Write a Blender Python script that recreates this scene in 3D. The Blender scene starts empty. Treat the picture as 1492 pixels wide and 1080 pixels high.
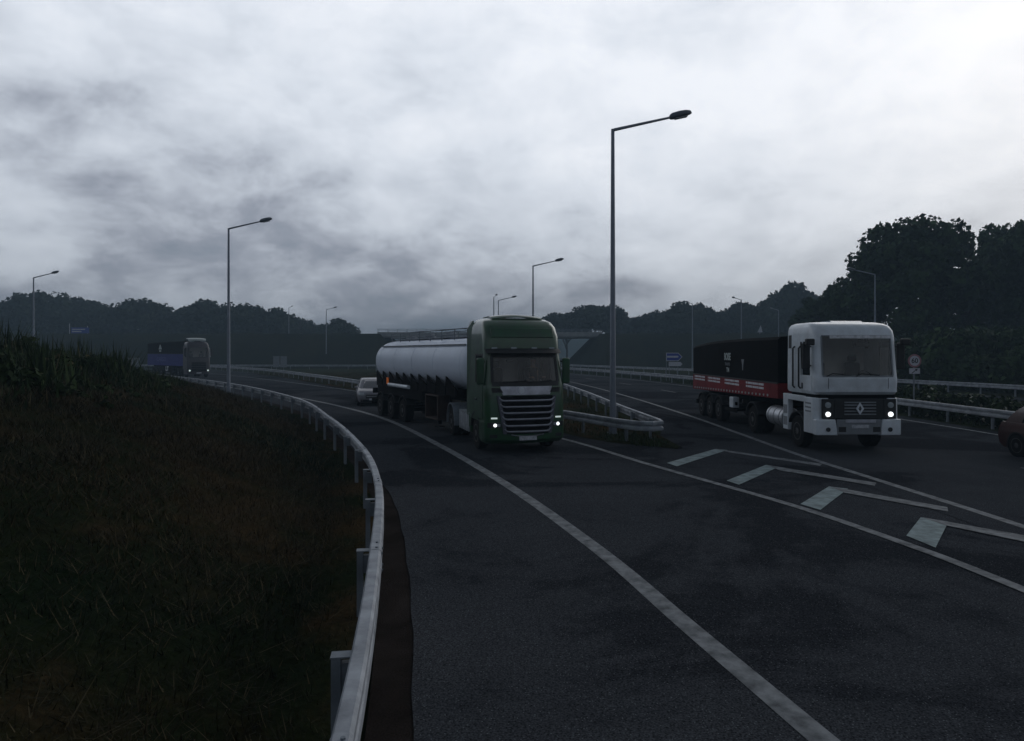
import bpy, bmesh, math, random
import numpy as np
from mathutils import Vector, Matrix

random.seed(7)
RNG = np.random.default_rng(11)
SC = bpy.context.scene
COL = SC.collection
R = math.radians

# ------------------------------------------------------------------ materials
MATS = {}
def mat(name, color, rough=0.6, metal=0.0, coat=0.0, vary=0.0, vscale=3.0, dark=None, bump=0.0, bscale=40.0, spec=0.5, emit=None, estr=0.0, stretch=None):
    """Principled material; vary mixes in a second tone by object-space noise (dirt, wear)."""
    if name in MATS: return MATS[name]
    m = bpy.data.materials.new(name); m.use_nodes = True
    nt = m.node_tree; N = nt.nodes; L = nt.links
    b = N['Principled BSDF']
    b.inputs['Base Color'].default_value = (*color, 1)
    b.inputs['Roughness'].default_value = rough
    b.inputs['Metallic'].default_value = metal
    b.inputs['Coat Weight'].default_value = coat
    b.inputs['Coat Roughness'].default_value = 0.08
    b.inputs['Specular IOR Level'].default_value = spec
    if emit:
        b.inputs['Emission Color'].default_value = (*emit, 1)
        b.inputs['Emission Strength'].default_value = estr
    if vary or bump:
        tc = N.new('ShaderNodeTexCoord')
        src = tc.outputs['Object']
        if stretch:
            mp = N.new('ShaderNodeMapping'); mp.inputs['Scale'].default_value = stretch
            L.new(src, mp.inputs['Vector']); src = mp.outputs['Vector']
    if vary:
        n = N.new('ShaderNodeTexNoise'); n.inputs['Scale'].default_value = vscale
        n.inputs['Detail'].default_value = 8; n.inputs['Roughness'].default_value = 0.62
        L.new(src, n.inputs['Vector'])
        r = N.new('ShaderNodeValToRGB'); r.color_ramp.elements[0].position = 0.38; r.color_ramp.elements[1].position = 0.68
        d = dark if dark else tuple(c * (1 - vary) for c in color)
        r.color_ramp.elements[0].color = (*color, 1)
        r.color_ramp.elements[1].color = (*d, 1)
        L.new(n.outputs['Fac'], r.inputs['Fac']); L.new(r.outputs['Color'], b.inputs['Base Color'])
        mr = N.new('ShaderNodeMapRange'); mr.inputs['To Min'].default_value = rough; mr.inputs['To Max'].default_value = min(1, rough + 0.22)
        L.new(n.outputs['Fac'], mr.inputs['Value']); L.new(mr.outputs['Result'], b.inputs['Roughness'])
    if bump:
        n2 = N.new('ShaderNodeTexNoise'); n2.inputs['Scale'].default_value = bscale; n2.inputs['Detail'].default_value = 5
        L.new(src, n2.inputs['Vector'])
        bp = N.new('ShaderNodeBump'); bp.inputs['Strength'].default_value = bump; bp.inputs['Distance'].default_value = 0.02
        L.new(n2.outputs['Fac'], bp.inputs['Height']); L.new(bp.outputs['Normal'], b.inputs['Normal'])
    MATS[name] = m
    return m

def glass_mat(name, tint, refl=0.10):
    m = bpy.data.materials.new(name); m.use_nodes = True
    nt = m.node_tree; N = nt.nodes; L = nt.links
    N.remove(N['Principled BSDF'])
    t = N.new('ShaderNodeBsdfTransparent'); t.inputs['Color'].default_value = (*tint, 1)
    g = N.new('ShaderNodeBsdfGlossy'); g.inputs['Roughness'].default_value = 0.04
    lw = N.new('ShaderNodeFresnel'); lw.inputs['IOR'].default_value = 1.5
    ad = N.new('ShaderNodeMath'); ad.operation = 'ADD'; ad.inputs[1].default_value = refl; ad.use_clamp = True
    mx = N.new('ShaderNodeMixShader')
    L.new(lw.outputs['Fac'], ad.inputs[0]); L.new(ad.outputs[0], mx.inputs['Fac'])
    L.new(t.outputs[0], mx.inputs[1]); L.new(g.outputs[0], mx.inputs[2])
    L.new(mx.outputs[0], N['Material Output'].inputs['Surface'])
    MATS[name] = m
    return m

def ground_mat(name, stops, scale=0.35, fine=30.0, rough=0.9, bump=0.4, finemix=0.5, spec=0.0):
    """Noise-blended ground: stops = [(pos, colour), ...] on a broad noise, modulated by a fine noise."""
    m = bpy.data.materials.new(name); m.use_nodes = True
    nt = m.node_tree; N = nt.nodes; L = nt.links; b = N['Principled BSDF']
    g = N.new('ShaderNodeNewGeometry')
    n = N.new('ShaderNodeTexNoise'); n.inputs['Scale'].default_value = scale; n.inputs['Detail'].default_value = 9; n.inputs['Roughness'].default_value = 0.6
    n.inputs['Distortion'].default_value = 0.6
    f = N.new('ShaderNodeTexNoise'); f.inputs['Scale'].default_value = fine; f.inputs['Detail'].default_value = 6; f.inputs['Roughness'].default_value = 0.7
    L.new(g.outputs['Position'], n.inputs['Vector']); L.new(g.outputs['Position'], f.inputs['Vector'])
    r = N.new('ShaderNodeValToRGB'); e = r.color_ramp.elements
    while len(e) < len(stops): e.new(0.5)
    for k, (p, c) in enumerate(stops): e[k].position = p; e[k].color = (*c, 1)
    L.new(n.outputs['Fac'], r.inputs['Fac'])
    mr = N.new('ShaderNodeMapRange'); mr.inputs['From Min'].default_value = 0.3; mr.inputs['From Max'].default_value = 0.7
    mr.inputs['To Min'].default_value = 1 - finemix; mr.inputs['To Max'].default_value = 1 + finemix
    L.new(f.outputs['Fac'], mr.inputs['Value'])
    mx = N.new('ShaderNodeMix'); mx.data_type = 'RGBA'; mx.blend_type = 'MULTIPLY'; mx.inputs['Factor'].default_value = 1
    L.new(r.outputs['Color'], mx.inputs['A']); L.new(mr.outputs['Result'], mx.inputs['B'])
    L.new(mx.outputs['Result'], b.inputs['Base Color'])
    b.inputs['Roughness'].default_value = rough; b.inputs['Specular IOR Level'].default_value = spec
    bp = N.new('ShaderNodeBump'); bp.inputs['Strength'].default_value = bump; bp.inputs['Distance'].default_value = 0.05
    L.new(f.outputs['Fac'], bp.inputs['Height']); L.new(bp.outputs['Normal'], b.inputs['Normal'])
    MATS[name] = m
    return m

def asphalt_mat():
    m = bpy.data.materials.new('asphalt'); m.use_nodes = True
    nt = m.node_tree; N = nt.nodes; L = nt.links; b = N['Principled BSDF']
    g = N.new('ShaderNodeNewGeometry')
    def noise(s, d, ro=0.6, dist=0.0):
        n = N.new('ShaderNodeTexNoise'); n.inputs['Scale'].default_value = s; n.inputs['Detail'].default_value = d
        n.inputs['Roughness'].default_value = ro; n.inputs['Distortion'].default_value = dist
        L.new(g.outputs['Position'], n.inputs['Vector']); return n
    broad = noise(0.16, 8, 0.58, 1.2)
    mid = noise(1.4, 8, 0.7)
    grit = noise(58, 3, 0.6)
    speck = N.new('ShaderNodeTexVoronoi'); speck.inputs['Scale'].default_value = 42
    L.new(g.outputs['Position'], speck.inputs['Vector'])
    r = N.new('ShaderNodeValToRGB'); e = r.color_ramp.elements
    e[0].position = 0.43; e[0].color = (0.022, 0.024, 0.028, 1)
    e[1].position = 0.485; e[1].color = (0.037, 0.040, 0.045, 1)
    x = e.new(0.64); x.color = (0.046, 0.049, 0.054, 1)
    ad = N.new('ShaderNodeMath'); ad.operation = 'MULTIPLY_ADD'; ad.inputs[1].default_value = 0.22; 
    L.new(mid.outputs['Fac'], ad.inputs[0])
    sb = N.new('ShaderNodeMath'); sb.operation = 'SUBTRACT'; sb.inputs[1].default_value = 0.11
    L.new(broad.outputs['Fac'], sb.inputs[0]); L.new(sb.outputs[0], ad.inputs[2])
    L.new(ad.outputs[0], r.inputs['Fac'])
    mr = N.new('ShaderNodeMapRange'); mr.inputs['From Min'].default_value = 0.3; mr.inputs['From Max'].default_value = 0.72
    mr.inputs['To Min'].default_value = 0.25; mr.inputs['To Max'].default_value = 2.1
    L.new(grit.outputs['Fac'], mr.inputs['Value'])
    mx = N.new('ShaderNodeMix'); mx.data_type = 'RGBA'; mx.blend_type = 'MULTIPLY'; mx.inputs['Factor'].default_value = 1
    L.new(r.outputs['Color'], mx.inputs['A']); L.new(mr.outputs['Result'], mx.inputs['B'])
    # pale stone chips
    cr = N.new('ShaderNodeValToRGB'); cr.color_ramp.elements[0].position = 0.0; cr.color_ramp.elements[0].color = (1, 1, 1, 1)
    cr.color_ramp.elements[1].position = 0.05; cr.color_ramp.elements[1].color = (0, 0, 0, 1)
    sp2 = N.new('ShaderNodeMath'); sp2.operation = 'GREATER_THAN'; sp2.inputs[1].default_value = 0.83
    sx = N.new('ShaderNodeSeparateColor'); L.new(speck.outputs['Color'], sx.inputs[0]); L.new(sx.outputs[0], sp2.inputs[0])
    dl = N.new('ShaderNodeMath'); dl.operation = 'LESS_THAN'; dl.inputs[1].default_value = 0.26
    L.new(speck.outputs['Distance'], dl.inputs[0])
    an = N.new('ShaderNodeMath'); an.operation = 'MULTIPLY'; L.new(sp2.outputs[0], an.inputs[0]); L.new(dl.outputs[0], an.inputs[1])
    m2 = N.new('ShaderNodeMix'); m2.data_type = 'RGBA'; m2.inputs['B'].default_value = (0.13, 0.14, 0.15, 1)
    L.new(an.outputs[0], m2.inputs['Factor']); L.new(mx.outputs['Result'], m2.inputs['A'])
    L.new(m2.outputs['Result'], b.inputs['Base Color'])
    rr = N.new('ShaderNodeMapRange'); rr.inputs['From Min'].default_value = 0.36; rr.inputs['From Max'].default_value = 0.6
    rr.inputs['To Min'].default_value = 0.55; rr.inputs['To Max'].default_value = 0.85
    L.new(broad.outputs['Fac'], rr.inputs['Value']); L.new(rr.outputs['Result'], b.inputs['Roughness'])
    b.inputs['Specular IOR Level'].default_value = 0.0
    bp = N.new('ShaderNodeBump'); bp.inputs['Strength'].default_value = 0.5; bp.inputs['Distance'].default_value = 0.008
    L.new(grit.outputs['Fac'], bp.inputs['Height']); L.new(bp.outputs['Normal'], b.inputs['Normal'])
    MATS['asphalt'] = m
    return m

def leaf_mat(name, c0, c1, scale=0.5, pale=None, share=0.035):
    m = bpy.data.materials.new(name); m.use_nodes = True
    nt = m.node_tree; N = nt.nodes; L = nt.links; b = N['Principled BSDF']
    g = N.new('ShaderNodeNewGeometry')
    n = N.new('ShaderNodeTexNoise'); n.inputs['Scale'].default_value = scale; n.inputs['Detail'].default_value = 4
    L.new(g.outputs['Position'], n.inputs['Vector'])
    r = N.new('ShaderNodeValToRGB'); r.color_ramp.elements[0].position = 0.35; r.color_ramp.elements[1].position = 0.65
    r.color_ramp.elements[0].color = (*c0, 1); r.color_ramp.elements[1].color = (*c1, 1)
    L.new(n.outputs['Fac'], r.inputs['Fac'])
    mr = N.new('ShaderNodeMapRange'); mr.inputs['To Min'].default_value = 0.6; mr.inputs['To Max'].default_value = 1.5
    L.new(g.outputs['Random Per Island'], mr.inputs['Value'])
    mx = N.new('ShaderNodeMix'); mx.data_type = 'RGBA'; mx.blend_type = 'MULTIPLY'; mx.inputs['Factor'].default_value = 1
    L.new(r.outputs['Color'], mx.inputs['A']); L.new(mr.outputs['Result'], mx.inputs['B'])
    out = mx.outputs['Result']
    if pale:
        gt = N.new('ShaderNodeMath'); gt.operation = 'GREATER_THAN'; gt.inputs[1].default_value = 1 - share
        L.new(g.outputs['Random Per Island'], gt.inputs[0])
        m2 = N.new('ShaderNodeMix'); m2.data_type = 'RGBA'; m2.inputs['B'].default_value = (*pale, 1)
        L.new(gt.outputs[0], m2.inputs['Factor']); L.new(out, m2.inputs['A']); out = m2.outputs['Result']
    L.new(out, b.inputs['Base Color'])
    b.inputs['Roughness'].default_value = 0.8; b.inputs['Specular IOR Level'].default_value = 0.10
    MATS[name] = m
    return m

# ------------------------------------------------------------------ mesh helpers
class MB:
    def __init__(s): s.v = []; s.f = []; s.mi = []; s.cur = 0
    def add(s, vs, fs):
        o = len(s.v); s.v += [tuple(p) for p in vs]
        for f in fs: s.f.append(tuple(o + i for i in f)); s.mi.append(s.cur)
        return s
    def box(s, c, d, rot=None):
        x, y, z = d[0] / 2, d[1] / 2, d[2] / 2
        P = [Vector(p) for p in ((-x,-y,-z),(x,-y,-z),(x,y,-z),(-x,y,-z),(-x,-y,z),(x,-y,z),(x,y,z),(-x,y,z))]
        if rot is not None: P = [rot @ p for p in P]
        c = Vector(c)
        return s.add([p + c for p in P], [(3,2,1,0),(4,5,6,7),(0,1,5,4),(1,2,6,5),(2,3,7,6),(3,0,4,7)])
    def b2(s, x0, x1, y0, y1, z0, z1): return s.box(((x0+x1)/2,(y0+y1)/2,(z0+z1)/2), (abs(x1-x0),abs(y1-y0),abs(z1-z0)))
    def cyl(s, p0, p1, r0, r1=None, n=12, caps=True):
        r1 = r0 if r1 is None else r1
        p0, p1 = Vector(p0), Vector(p1); a = (p1 - p0).normalized()
        u = a.orthogonal().normalized(); w = a.cross(u)
        vs = []
        for p, r in ((p0, r0), (p1, r1)):
            for k in range(n):
                t = 2 * math.pi * k / n; vs.append(p + u * (r * math.cos(t)) + w * (r * math.sin(t)))
        fs = [(k, (k+1) % n, n + (k+1) % n, n + k) for k in range(n)]
        if caps: fs += [tuple(range(n))[::-1], tuple(range(n, 2*n))]
        return s.add(vs, fs)
    def tube(s, pts, r, n=8):
        pts = [Vector(p) for p in pts]; m = len(pts)
        rs = r if isinstance(r, (list, tuple)) else [r] * m
        u = None; vs = []
        for i, p in enumerate(pts):
            d = (pts[min(i+1, m-1)] - pts[max(i-1, 0)]).normalized()
            if u is None: u = d.orthogonal().normalized()
            u = (u - d * u.dot(d)).normalized(); w = d.cross(u)
            for k in range(n):
                t = 2 * math.pi * k / n; vs.append(p + u * (rs[i] * math.cos(t)) + w * (rs[i] * math.sin(t)))
        fs = [(i*n + k, i*n + (k+1) % n, (i+1)*n + (k+1) % n, (i+1)*n + k) for i in range(m-1) for k in range(n)]
        fs += [tuple(range(n))[::-1], tuple(range((m-1)*n, m*n))]
        return s.add(vs, fs)
    def lathe(s, prof, c, axis, n=24):
        """prof: [(along, radius)] about an axis through c."""
        c = Vector(c); a = Vector(axis).normalized(); u = a.orthogonal().normalized(); w = a.cross(u); vs = []
        for (h, r) in prof:
            for k in range(n):
                t = 2 * math.pi * k / n; vs.append(c + a * h + u * (r * math.cos(t)) + w * (r * math.sin(t)))
        fs = [(i*n + k, i*n + (k+1) % n, (i+1)*n + (k+1) % n, (i+1)*n + k) for i in range(len(prof)-1) for k in range(n)]
        fs += [tuple(range(n))[::-1], tuple(range((len(prof)-1)*n, len(prof)*n))]
        return s.add(vs, fs)
    def grid(s, P, closed=False, flip=False):
        r, c = len(P), len(P[0]); vs = [p for row in P for p in row]; fs = []
        for i in range(r-1):
            for j in range(c if closed else c-1):
                q = (i*c + j, i*c + (j+1) % c, (i+1)*c + (j+1) % c, (i+1)*c + j)
                fs.append(q[::-1] if flip else q)
        return s.add(vs, fs)
    def slab(s, P, off):
        """closed solid from a grid of points P and the same grid moved by off"""
        off = Vector(off); r, c = len(P), len(P[0])
        A = [Vector(p) for row in P for p in row]; B = [p + off for p in A]; n = r * c; fs = []
        for i in range(r-1):
            for j in range(c-1):
                a, b, d, e = i*c+j, i*c+j+1, (i+1)*c+j+1, (i+1)*c+j
                fs.append((a, b, d, e)); fs.append((n+e, n+d, n+b, n+a))
        ring = [j for j in range(c)] + [i*c + c-1 for i in range(1, r)] + [(r-1)*c + j for j in range(c-2, -1, -1)] + [i*c for i in range(r-2, 0, -1)]
        for k in range(len(ring)):
            a, b = ring[k], ring[(k+1) % len(ring)]; fs.append((b, a, n+a, n+b))
        return s.add(A + B, fs)
    def prism(s, poly, off):
        off = Vector(off); A = [Vector(p) for p in poly]; n = len(A)
        fs = [tuple(range(n)), tuple(range(2*n-1, n-1, -1))] + [((k+1) % n, k, n+k, n+(k+1) % n) for k in range(n)]
        return s.add(A + [p + off for p in A], fs)
    def mesh(s, name, mats, smooth=None, fix=True):
        me = bpy.data.meshes.new(name); me.from_pydata(s.v, [], s.f)
        mats = mats if isinstance(mats, (list, tuple)) else [mats]
        for m in mats: me.materials.append(m)
        if len(mats) > 1:
            for p, i in zip(me.polygons, s.mi): p.material_index = i
        if fix:
            bm = bmesh.new(); bm.from_mesh(me); bmesh.ops.recalc_face_normals(bm, faces=bm.faces); bm.to_mesh(me); bm.free()
        if smooth is not None:
            me.shade_smooth(); me.set_sharp_from_angle(angle=R(smooth))
        return me
    def build(s, name, mats, parent=None, smooth=None, bevel=0, fix=True):
        return link(name, s.mesh(name, mats, smooth, fix), parent, bevel)

def link(name, me, parent=None, bevel=0):
    o = bpy.data.objects.new(name, me); COL.objects.link(o)
    if parent: o.parent = parent
    if bevel:
        b = o.modifiers.new('bevel', 'BEVEL'); b.width = bevel; b.segments = 2; b.limit_method = 'ANGLE'; b.angle_limit = R(35)
    return o

def np_mesh(name, V, n_per_face, m):
    """faces of n_per_face consecutive vertices each"""
    me = bpy.data.meshes.new(name); nv = len(V); nf = nv // n_per_face
    me.vertices.add(nv); me.vertices.foreach_set('co', np.asarray(V, dtype=np.float32).ravel())
    me.loops.add(nv); me.loops.foreach_set('vertex_index', np.arange(nv, dtype=np.int32))
    me.polygons.add(nf); me.polygons.foreach_set('loop_start', np.arange(0, nv, n_per_face, dtype=np.int32))
    me.materials.append(m); me.update(calc_edges=True); me.validate()
    return me

def tag(o, label=None, cat=None, group=None, kind=None):
    if label: o['label'] = label
    if cat: o['category'] = cat
    if group: o['group'] = group
    if kind: o['kind'] = kind
    return o
def empty(name, loc, rz=0.0):
    o = bpy.data.objects.new(name, None); COL.objects.link(o); o.location = loc; o.rotation_euler = (0, 0, rz); o.empty_display_size = 0.3
    return o
def copy_tree(o, parent=None):
    c = o.copy(); COL.objects.link(c); c.parent = parent
    for ch in [x for x in o.children]: copy_tree(ch, c)
    return c

def smooth_path(pts, step=1.0):
    P = [np.array(p, float) for p in pts]; P = [2*P[0]-P[1]] + P + [2*P[-1]-P[-2]]; out = []
    for i in range(1, len(P)-2):
        p0, p1, p2, p3 = P[i-1:i+3]
        for t in np.linspace(0, 1, 24, endpoint=False):
            out.append(0.5*((2*p1) + (-p0+p2)*t + (2*p0-5*p1+4*p2-p3)*t*t + (-p0+3*p1-3*p2+p3)*t**3))
    out.append(P[-2]); out = np.array(out)
    d = np.r_[0, np.cumsum(np.linalg.norm(np.diff(out, axis=0), axis=1))]
    n = max(2, int(round(d[-1] / step)) + 1); s = np.linspace(0, d[-1], n)
    return np.c_[np.interp(s, d, out[:, 0]), np.interp(s, d, out[:, 1])]
def normals2(P):
    T = np.gradient(P, axis=0); T /= np.linalg.norm(T, axis=1)[:, None]
    return np.c_[-T[:, 1], T[:, 0]], T        # left of travel
def offset(P, d): return P + normals2(P)[0] * d
def resample(P, n):
    d = np.r_[0, np.cumsum(np.linalg.norm(np.diff(P, axis=0), axis=1))]; s = np.linspace(0, d[-1], n)
    return np.c_[np.interp(s, d, P[:, 0]), np.interp(s, d, P[:, 1])]
def ribbon(name, A, B, z, m, cols=1, **kw):
    n = max(len(A), len(B)); A = resample(A, n); B = resample(B, n)
    mb = MB(); mb.grid([[tuple((A[i]*(1-t) + B[i]*t)) + (z,) for t in np.linspace(0, 1, cols+1)] for i in range(n)])
    o = mb.build(name, m, fix=False)
    me = o.data
    if me.polygons[0].normal.z < 0: me.flip_normals()
    return tag(o, **kw)
# ------------------------------------------------------------------ palette
asphalt_mat()
M_paint = mat('road_paint', (0.22, 0.235, 0.245), 0.8, vary=0.3, vscale=5, dark=(0.075, 0.082, 0.088), bump=0.2, bscale=60, spec=0.2)
M_paint2 = mat('fresh_road_paint', (0.26, 0.33, 0.335), 0.8, vary=0.3, vscale=4, dark=(0.13, 0.16, 0.165), bump=0.2, bscale=60, spec=0.2)
M_galv = mat('galvanised_steel', (0.36, 0.385, 0.42), 0.55, metal=0.2, vary=0.45, vscale=2.6, dark=(0.17, 0.185, 0.205), bump=0.05, bscale=20)
M_post = mat('post_steel', (0.20, 0.23, 0.26), 0.6, metal=0.2, vary=0.4, vscale=4)
M_pole = mat('lamp_pole_steel', (0.23, 0.26, 0.31), 0.45, metal=0.3, vary=0.25, vscale=1.2)
M_headm = mat('lamp_head_grey', (0.12, 0.14, 0.17), 0.5, vary=0.2)
M_lens = mat('lamp_lens', (0.35, 0.38, 0.4), 0.25)
M_grass = ground_mat('verge_grass', [(0.30, (0.010, 0.013, 0.007)), (0.46, (0.020, 0.022, 0.010)), (0.56, (0.034, 0.024, 0.012)), (0.70, (0.052, 0.033, 0.016))], 0.22, 14)
M_bank = ground_mat('bank_soil_grass', [(0.36, (0.008, 0.015, 0.007)), (0.50, (0.014, 0.018, 0.008)), (0.58, (0.036, 0.026, 0.013)), (0.72, (0.055, 0.035, 0.016))], 0.26, 11, bump=0.8)
M_dirt = ground_mat('roadside_dirt', [(0.35, (0.020, 0.016, 0.014)), (0.6, (0.034, 0.028, 0.025)), (0.75, (0.050, 0.043, 0.039))], 1.2, 60, bump=0.7)
M_field = ground_mat('field', [(0.35, (0.016, 0.022, 0.012)), (0.65, (0.034, 0.036, 0.018))], 0.05, 2.0)
M_embk = ground_mat('embankment_turf', [(0.35, (0.014, 0.018, 0.012)), (0.65, (0.026, 0.027, 0.016))], 0.12, 3.0)
M_conc = mat('concrete', (0.30, 0.31, 0.31), 0.85, vary=0.35, vscale=0.6, bump=0.2, bscale=8)
M_blade = leaf_mat('grass_blades', (0.006, 0.014, 0.005), (0.044, 0.030, 0.014), 0.26, pale=(0.085, 0.068, 0.036), share=0.15)
M_weed = leaf_mat('weed_leaves', (0.012, 0.026, 0.009), (0.032, 0.050, 0.016), 0.8, pale=(0.07, 0.065, 0.03), share=0.05)
M_leaf = leaf_mat('tree_leaves', (0.010, 0.022, 0.009), (0.040, 0.070, 0.024), 0.40)
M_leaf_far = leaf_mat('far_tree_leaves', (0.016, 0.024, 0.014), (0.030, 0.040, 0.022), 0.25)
M_shrub = leaf_mat('shrub_leaves', (0.010, 0.020, 0.008), (0.036, 0.055, 0.020), 1.5, pale=(0.30, 0.30, 0.24))
M_bark = mat('bark', (0.055, 0.045, 0.036), 0.9, vary=0.5, vscale=3, bump=0.6, bscale=8, stretch=(1, 1, 0.3))
M_black = mat('black_plastic', (0.012, 0.013, 0.015), 0.5, vary=0.3, vscale=6)
M_rubber = mat('tyre_rubber', (0.007, 0.007, 0.008), 0.9, vary=0.4, vscale=5, dark=(0.014, 0.013, 0.012), spec=0.15)
M_rim = mat('wheel_steel', (0.11, 0.115, 0.12), 0.55, metal=0.3, vary=0.6, vscale=5, dark=(0.03, 0.028, 0.026))
M_chassis = mat('chassis_black', (0.004, 0.004, 0.005), 0.8, vary=0.4, vscale=3, spec=0.1)
M_chrome = mat('chrome', (0.55, 0.57, 0.60), 0.42, metal=0.9, vary=0.35, vscale=4)
M_grbar = mat('grille_bar_silver', (0.50, 0.51, 0.57), 0.35, metal=0.5, vary=0.3, vscale=5)
M_glass = glass_mat('vehicle_glass', (0.90, 0.91, 0.90), -0.01)
M_glass_dk = glass_mat('dark_vehicle_glass', (0.25, 0.27, 0.28), 0.05)
M_mirror = mat('mirror_face', (0.3, 0.33, 0.36), 0.1, metal=0.9)
M_beige = mat('cab_trim', (0.60, 0.565, 0.55), 0.9, vary=0.2, vscale=2)
M_curtain = mat('curtain_cloth', (0.40, 0.38, 0.37), 0.9, vary=0.2, vscale=2)
M_walldark = mat('bunk_dark', (0.05, 0.05, 0.055), 0.9, vary=0.3, vscale=2)
M_seat = mat('seat_fabric', (0.030, 0.032, 0.036), 0.9, vary=0.2)
M_hl = mat('headlight_beam', (0.9, 0.95, 1), 0.2, emit=(0.92, 0.97, 1.0), estr=1.6)
M_hl_soft = mat('headlight_dim', (0.9, 0.95, 0.95), 0.2, emit=(0.80, 0.95, 0.90), estr=0.45)
M_hl_off = mat('headlight_unlit', (0.32, 0.36, 0.38), 0.15, coat=0.5)
M_plate = mat('number_plate', (0.55, 0.57, 0.6), 0.5, vary=0.3, vscale=14, dark=(0.25, 0.26, 0.3))
M_green = mat('green_paint', (0.006, 0.066, 0.016), 0.30, coat=0.7, vary=0.4, vscale=2.2, dark=(0.012, 0.038, 0.015))
M_badge = mat('badge_silver', (0.72, 0.75, 0.8), 0.4, metal=0.2)
M_grframe = mat('grille_frame_grey', (0.10, 0.105, 0.13), 0.4, metal=0.4, vary=0.3)
M_white = mat('white_paint', (0.68, 0.735, 0.785), 0.36, coat=0.4, vary=0.3, vscale=1.8, dark=(0.50, 0.535, 0.56))
M_tank = mat('tank_white', (0.74, 0.81, 0.92), 0.42, coat=0.2, vary=0.12, vscale=0.8, dark=(0.67, 0.73, 0.83))
M_red = mat('dark_red_panel', (0.20, 0.008, 0.012), 0.55, vary=0.4, vscale=2, dark=(0.11, 0.006, 0.009), spec=0.2)
M_blk_panel = mat('black_tarpaulin', (0.003, 0.003, 0.004), 0.8, vary=0.3, vscale=2, spec=0.08)
M_navy = mat('navy_band', (0.008, 0.012, 0.19), 0.6, vary=0.25, vscale=3)
M_plum = mat('plum_paint', (0.036, 0.030, 0.036), 0.4, coat=0.2, vary=0.3)
M_stripe = mat('reflective_stripe', (0.72, 0.73, 0.76), 0.5, vary=0.45, vscale=9)
M_letter = mat('white_letter', (0.42, 0.47, 0.46), 0.6)
M_brown = mat('brown_box', (0.045, 0.026, 0.020), 0.7, vary=0.4, vscale=4)
M_orange = mat('orange_marker', (0.75, 0.16, 0.02), 0.5, emit=(1, 0.25, 0.03), estr=0.08)
M_car_red = mat('maroon_paint', (0.055, 0.018, 0.016), 0.32, coat=0.4, vary=0.3, vscale=3)
M_car_silver = mat('silver_paint', (0.20, 0.195, 0.215), 0.35, coat=0.4, vary=0.2)
M_sign_white = mat('sign_white', (0.50, 0.51, 0.56), 0.5, vary=0.15, vscale=6)
M_sign_red = mat('sign_red', (0.30, 0.13, 0.15), 0.5)
M_sign_blue = mat('sign_blue', (0.02, 0.05, 0.30), 0.5)
M_sign_black = mat('sign_black', (0.01, 0.01, 0.012), 0.5)
M_sign_back = mat('sign_back_grey', (0.22, 0.24, 0.26), 0.6, vary=0.2)
M_skin = mat('skin', (0.42, 0.27, 0.2), 0.6)
M_cloth = mat('dark_jacket', (0.012, 0.012, 0.014), 0.9)
M_hair = mat('dark_hair', (0.015, 0.012, 0.01), 0.7)

# ------------------------------------------------------------------ road geometry (metres; camera stands at the origin looking along +Y)
RAIL_L = smooth_path([(-0.15,-14),(-0.30,-7),(-0.64,0),(-0.985,3.93),(-1.6,8.0),(-2.36,11.9),(-3.63,16.3),(-6.3,23.4),(-10.6,33.2),(-19.4,47.4),(-31.9,63.6),(-45.5,79.6),(-63,99),(-86,121),(-112,143)], 0.6)
LINE_L = smooth_path([(3.9,-6),(3.3,1),(2.40,5.2),(1.92,7.39),(1.28,10.35),(-0.09,15.2),(-2.3,21.7),(-5.4,29.7),(-8.9,36.4),(-13.4,43.5),(-20,52.2),(-31,66),(-43.5,80),(-61,99.4),(-84,121.4),(-110,143.5)], 0.5)
LINE_R = smooth_path([(6.75,-6),(6.65,5),(6.37,8.9),(6.08,10.7),(5.48,13.1),(4.4,15.98),(3.52,18.3),(1.75,23.3),(-1.6,30.2),(-5.9,40.2),(-10.6,49.5),(-21,65.5),(-38,89.5),(-56,111),(-78,132)], 0.5)
RAIL_N = smooth_path([(4.55,21.5),(3.3,23.3),(2.1,25.7),(0.6,28.6),(-1.2,32),(-5.4,41.5),(-11.7,53),(-19.8,67.9),(-33,90.5),(-50.5,113),(-72,134)], 0.6)
LINE_G = smooth_path([(8.95,-8),(8.85,5),(8.72,11.6),(8.5,15.9),(8.3,20),(8.3,25),(8.25,33),(7.6,48),(6.0,66),(2.6,88),(-3,112),(-11,138),(-20,165)], 0.8)
RAIL_F = smooth_path([(4.55,21.5),(4.75,23.0),(4.65,26),(4.5,30),(4.1,40),(3.3,52),(1.6,68),(-2,90),(-8,114),(-15,138)], 0.6)
LINE_M = smooth_path([(17.5,-8),(17.5,10),(17.5,24.3),(17.15,32),(16.1,52),(13.4,71),(8.5,91),(1.2,114),(-6,138),(-15,165)], 0.8)
RAIL_M = smooth_path([(18.7,-10),(18.7,10),(18.65,26),(18.4,36),(17.3,55),(14.6,72),(9.7,92),(2.4,115),(-5,138),(-14,165)], 0.6)
RAIL_O = smooth_path([(36.5,10),(35.6,30),(34.0,45.5),(31.6,56),(28.5,71),(24,89),(17.5,105),(9,124)], 0.6)

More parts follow.
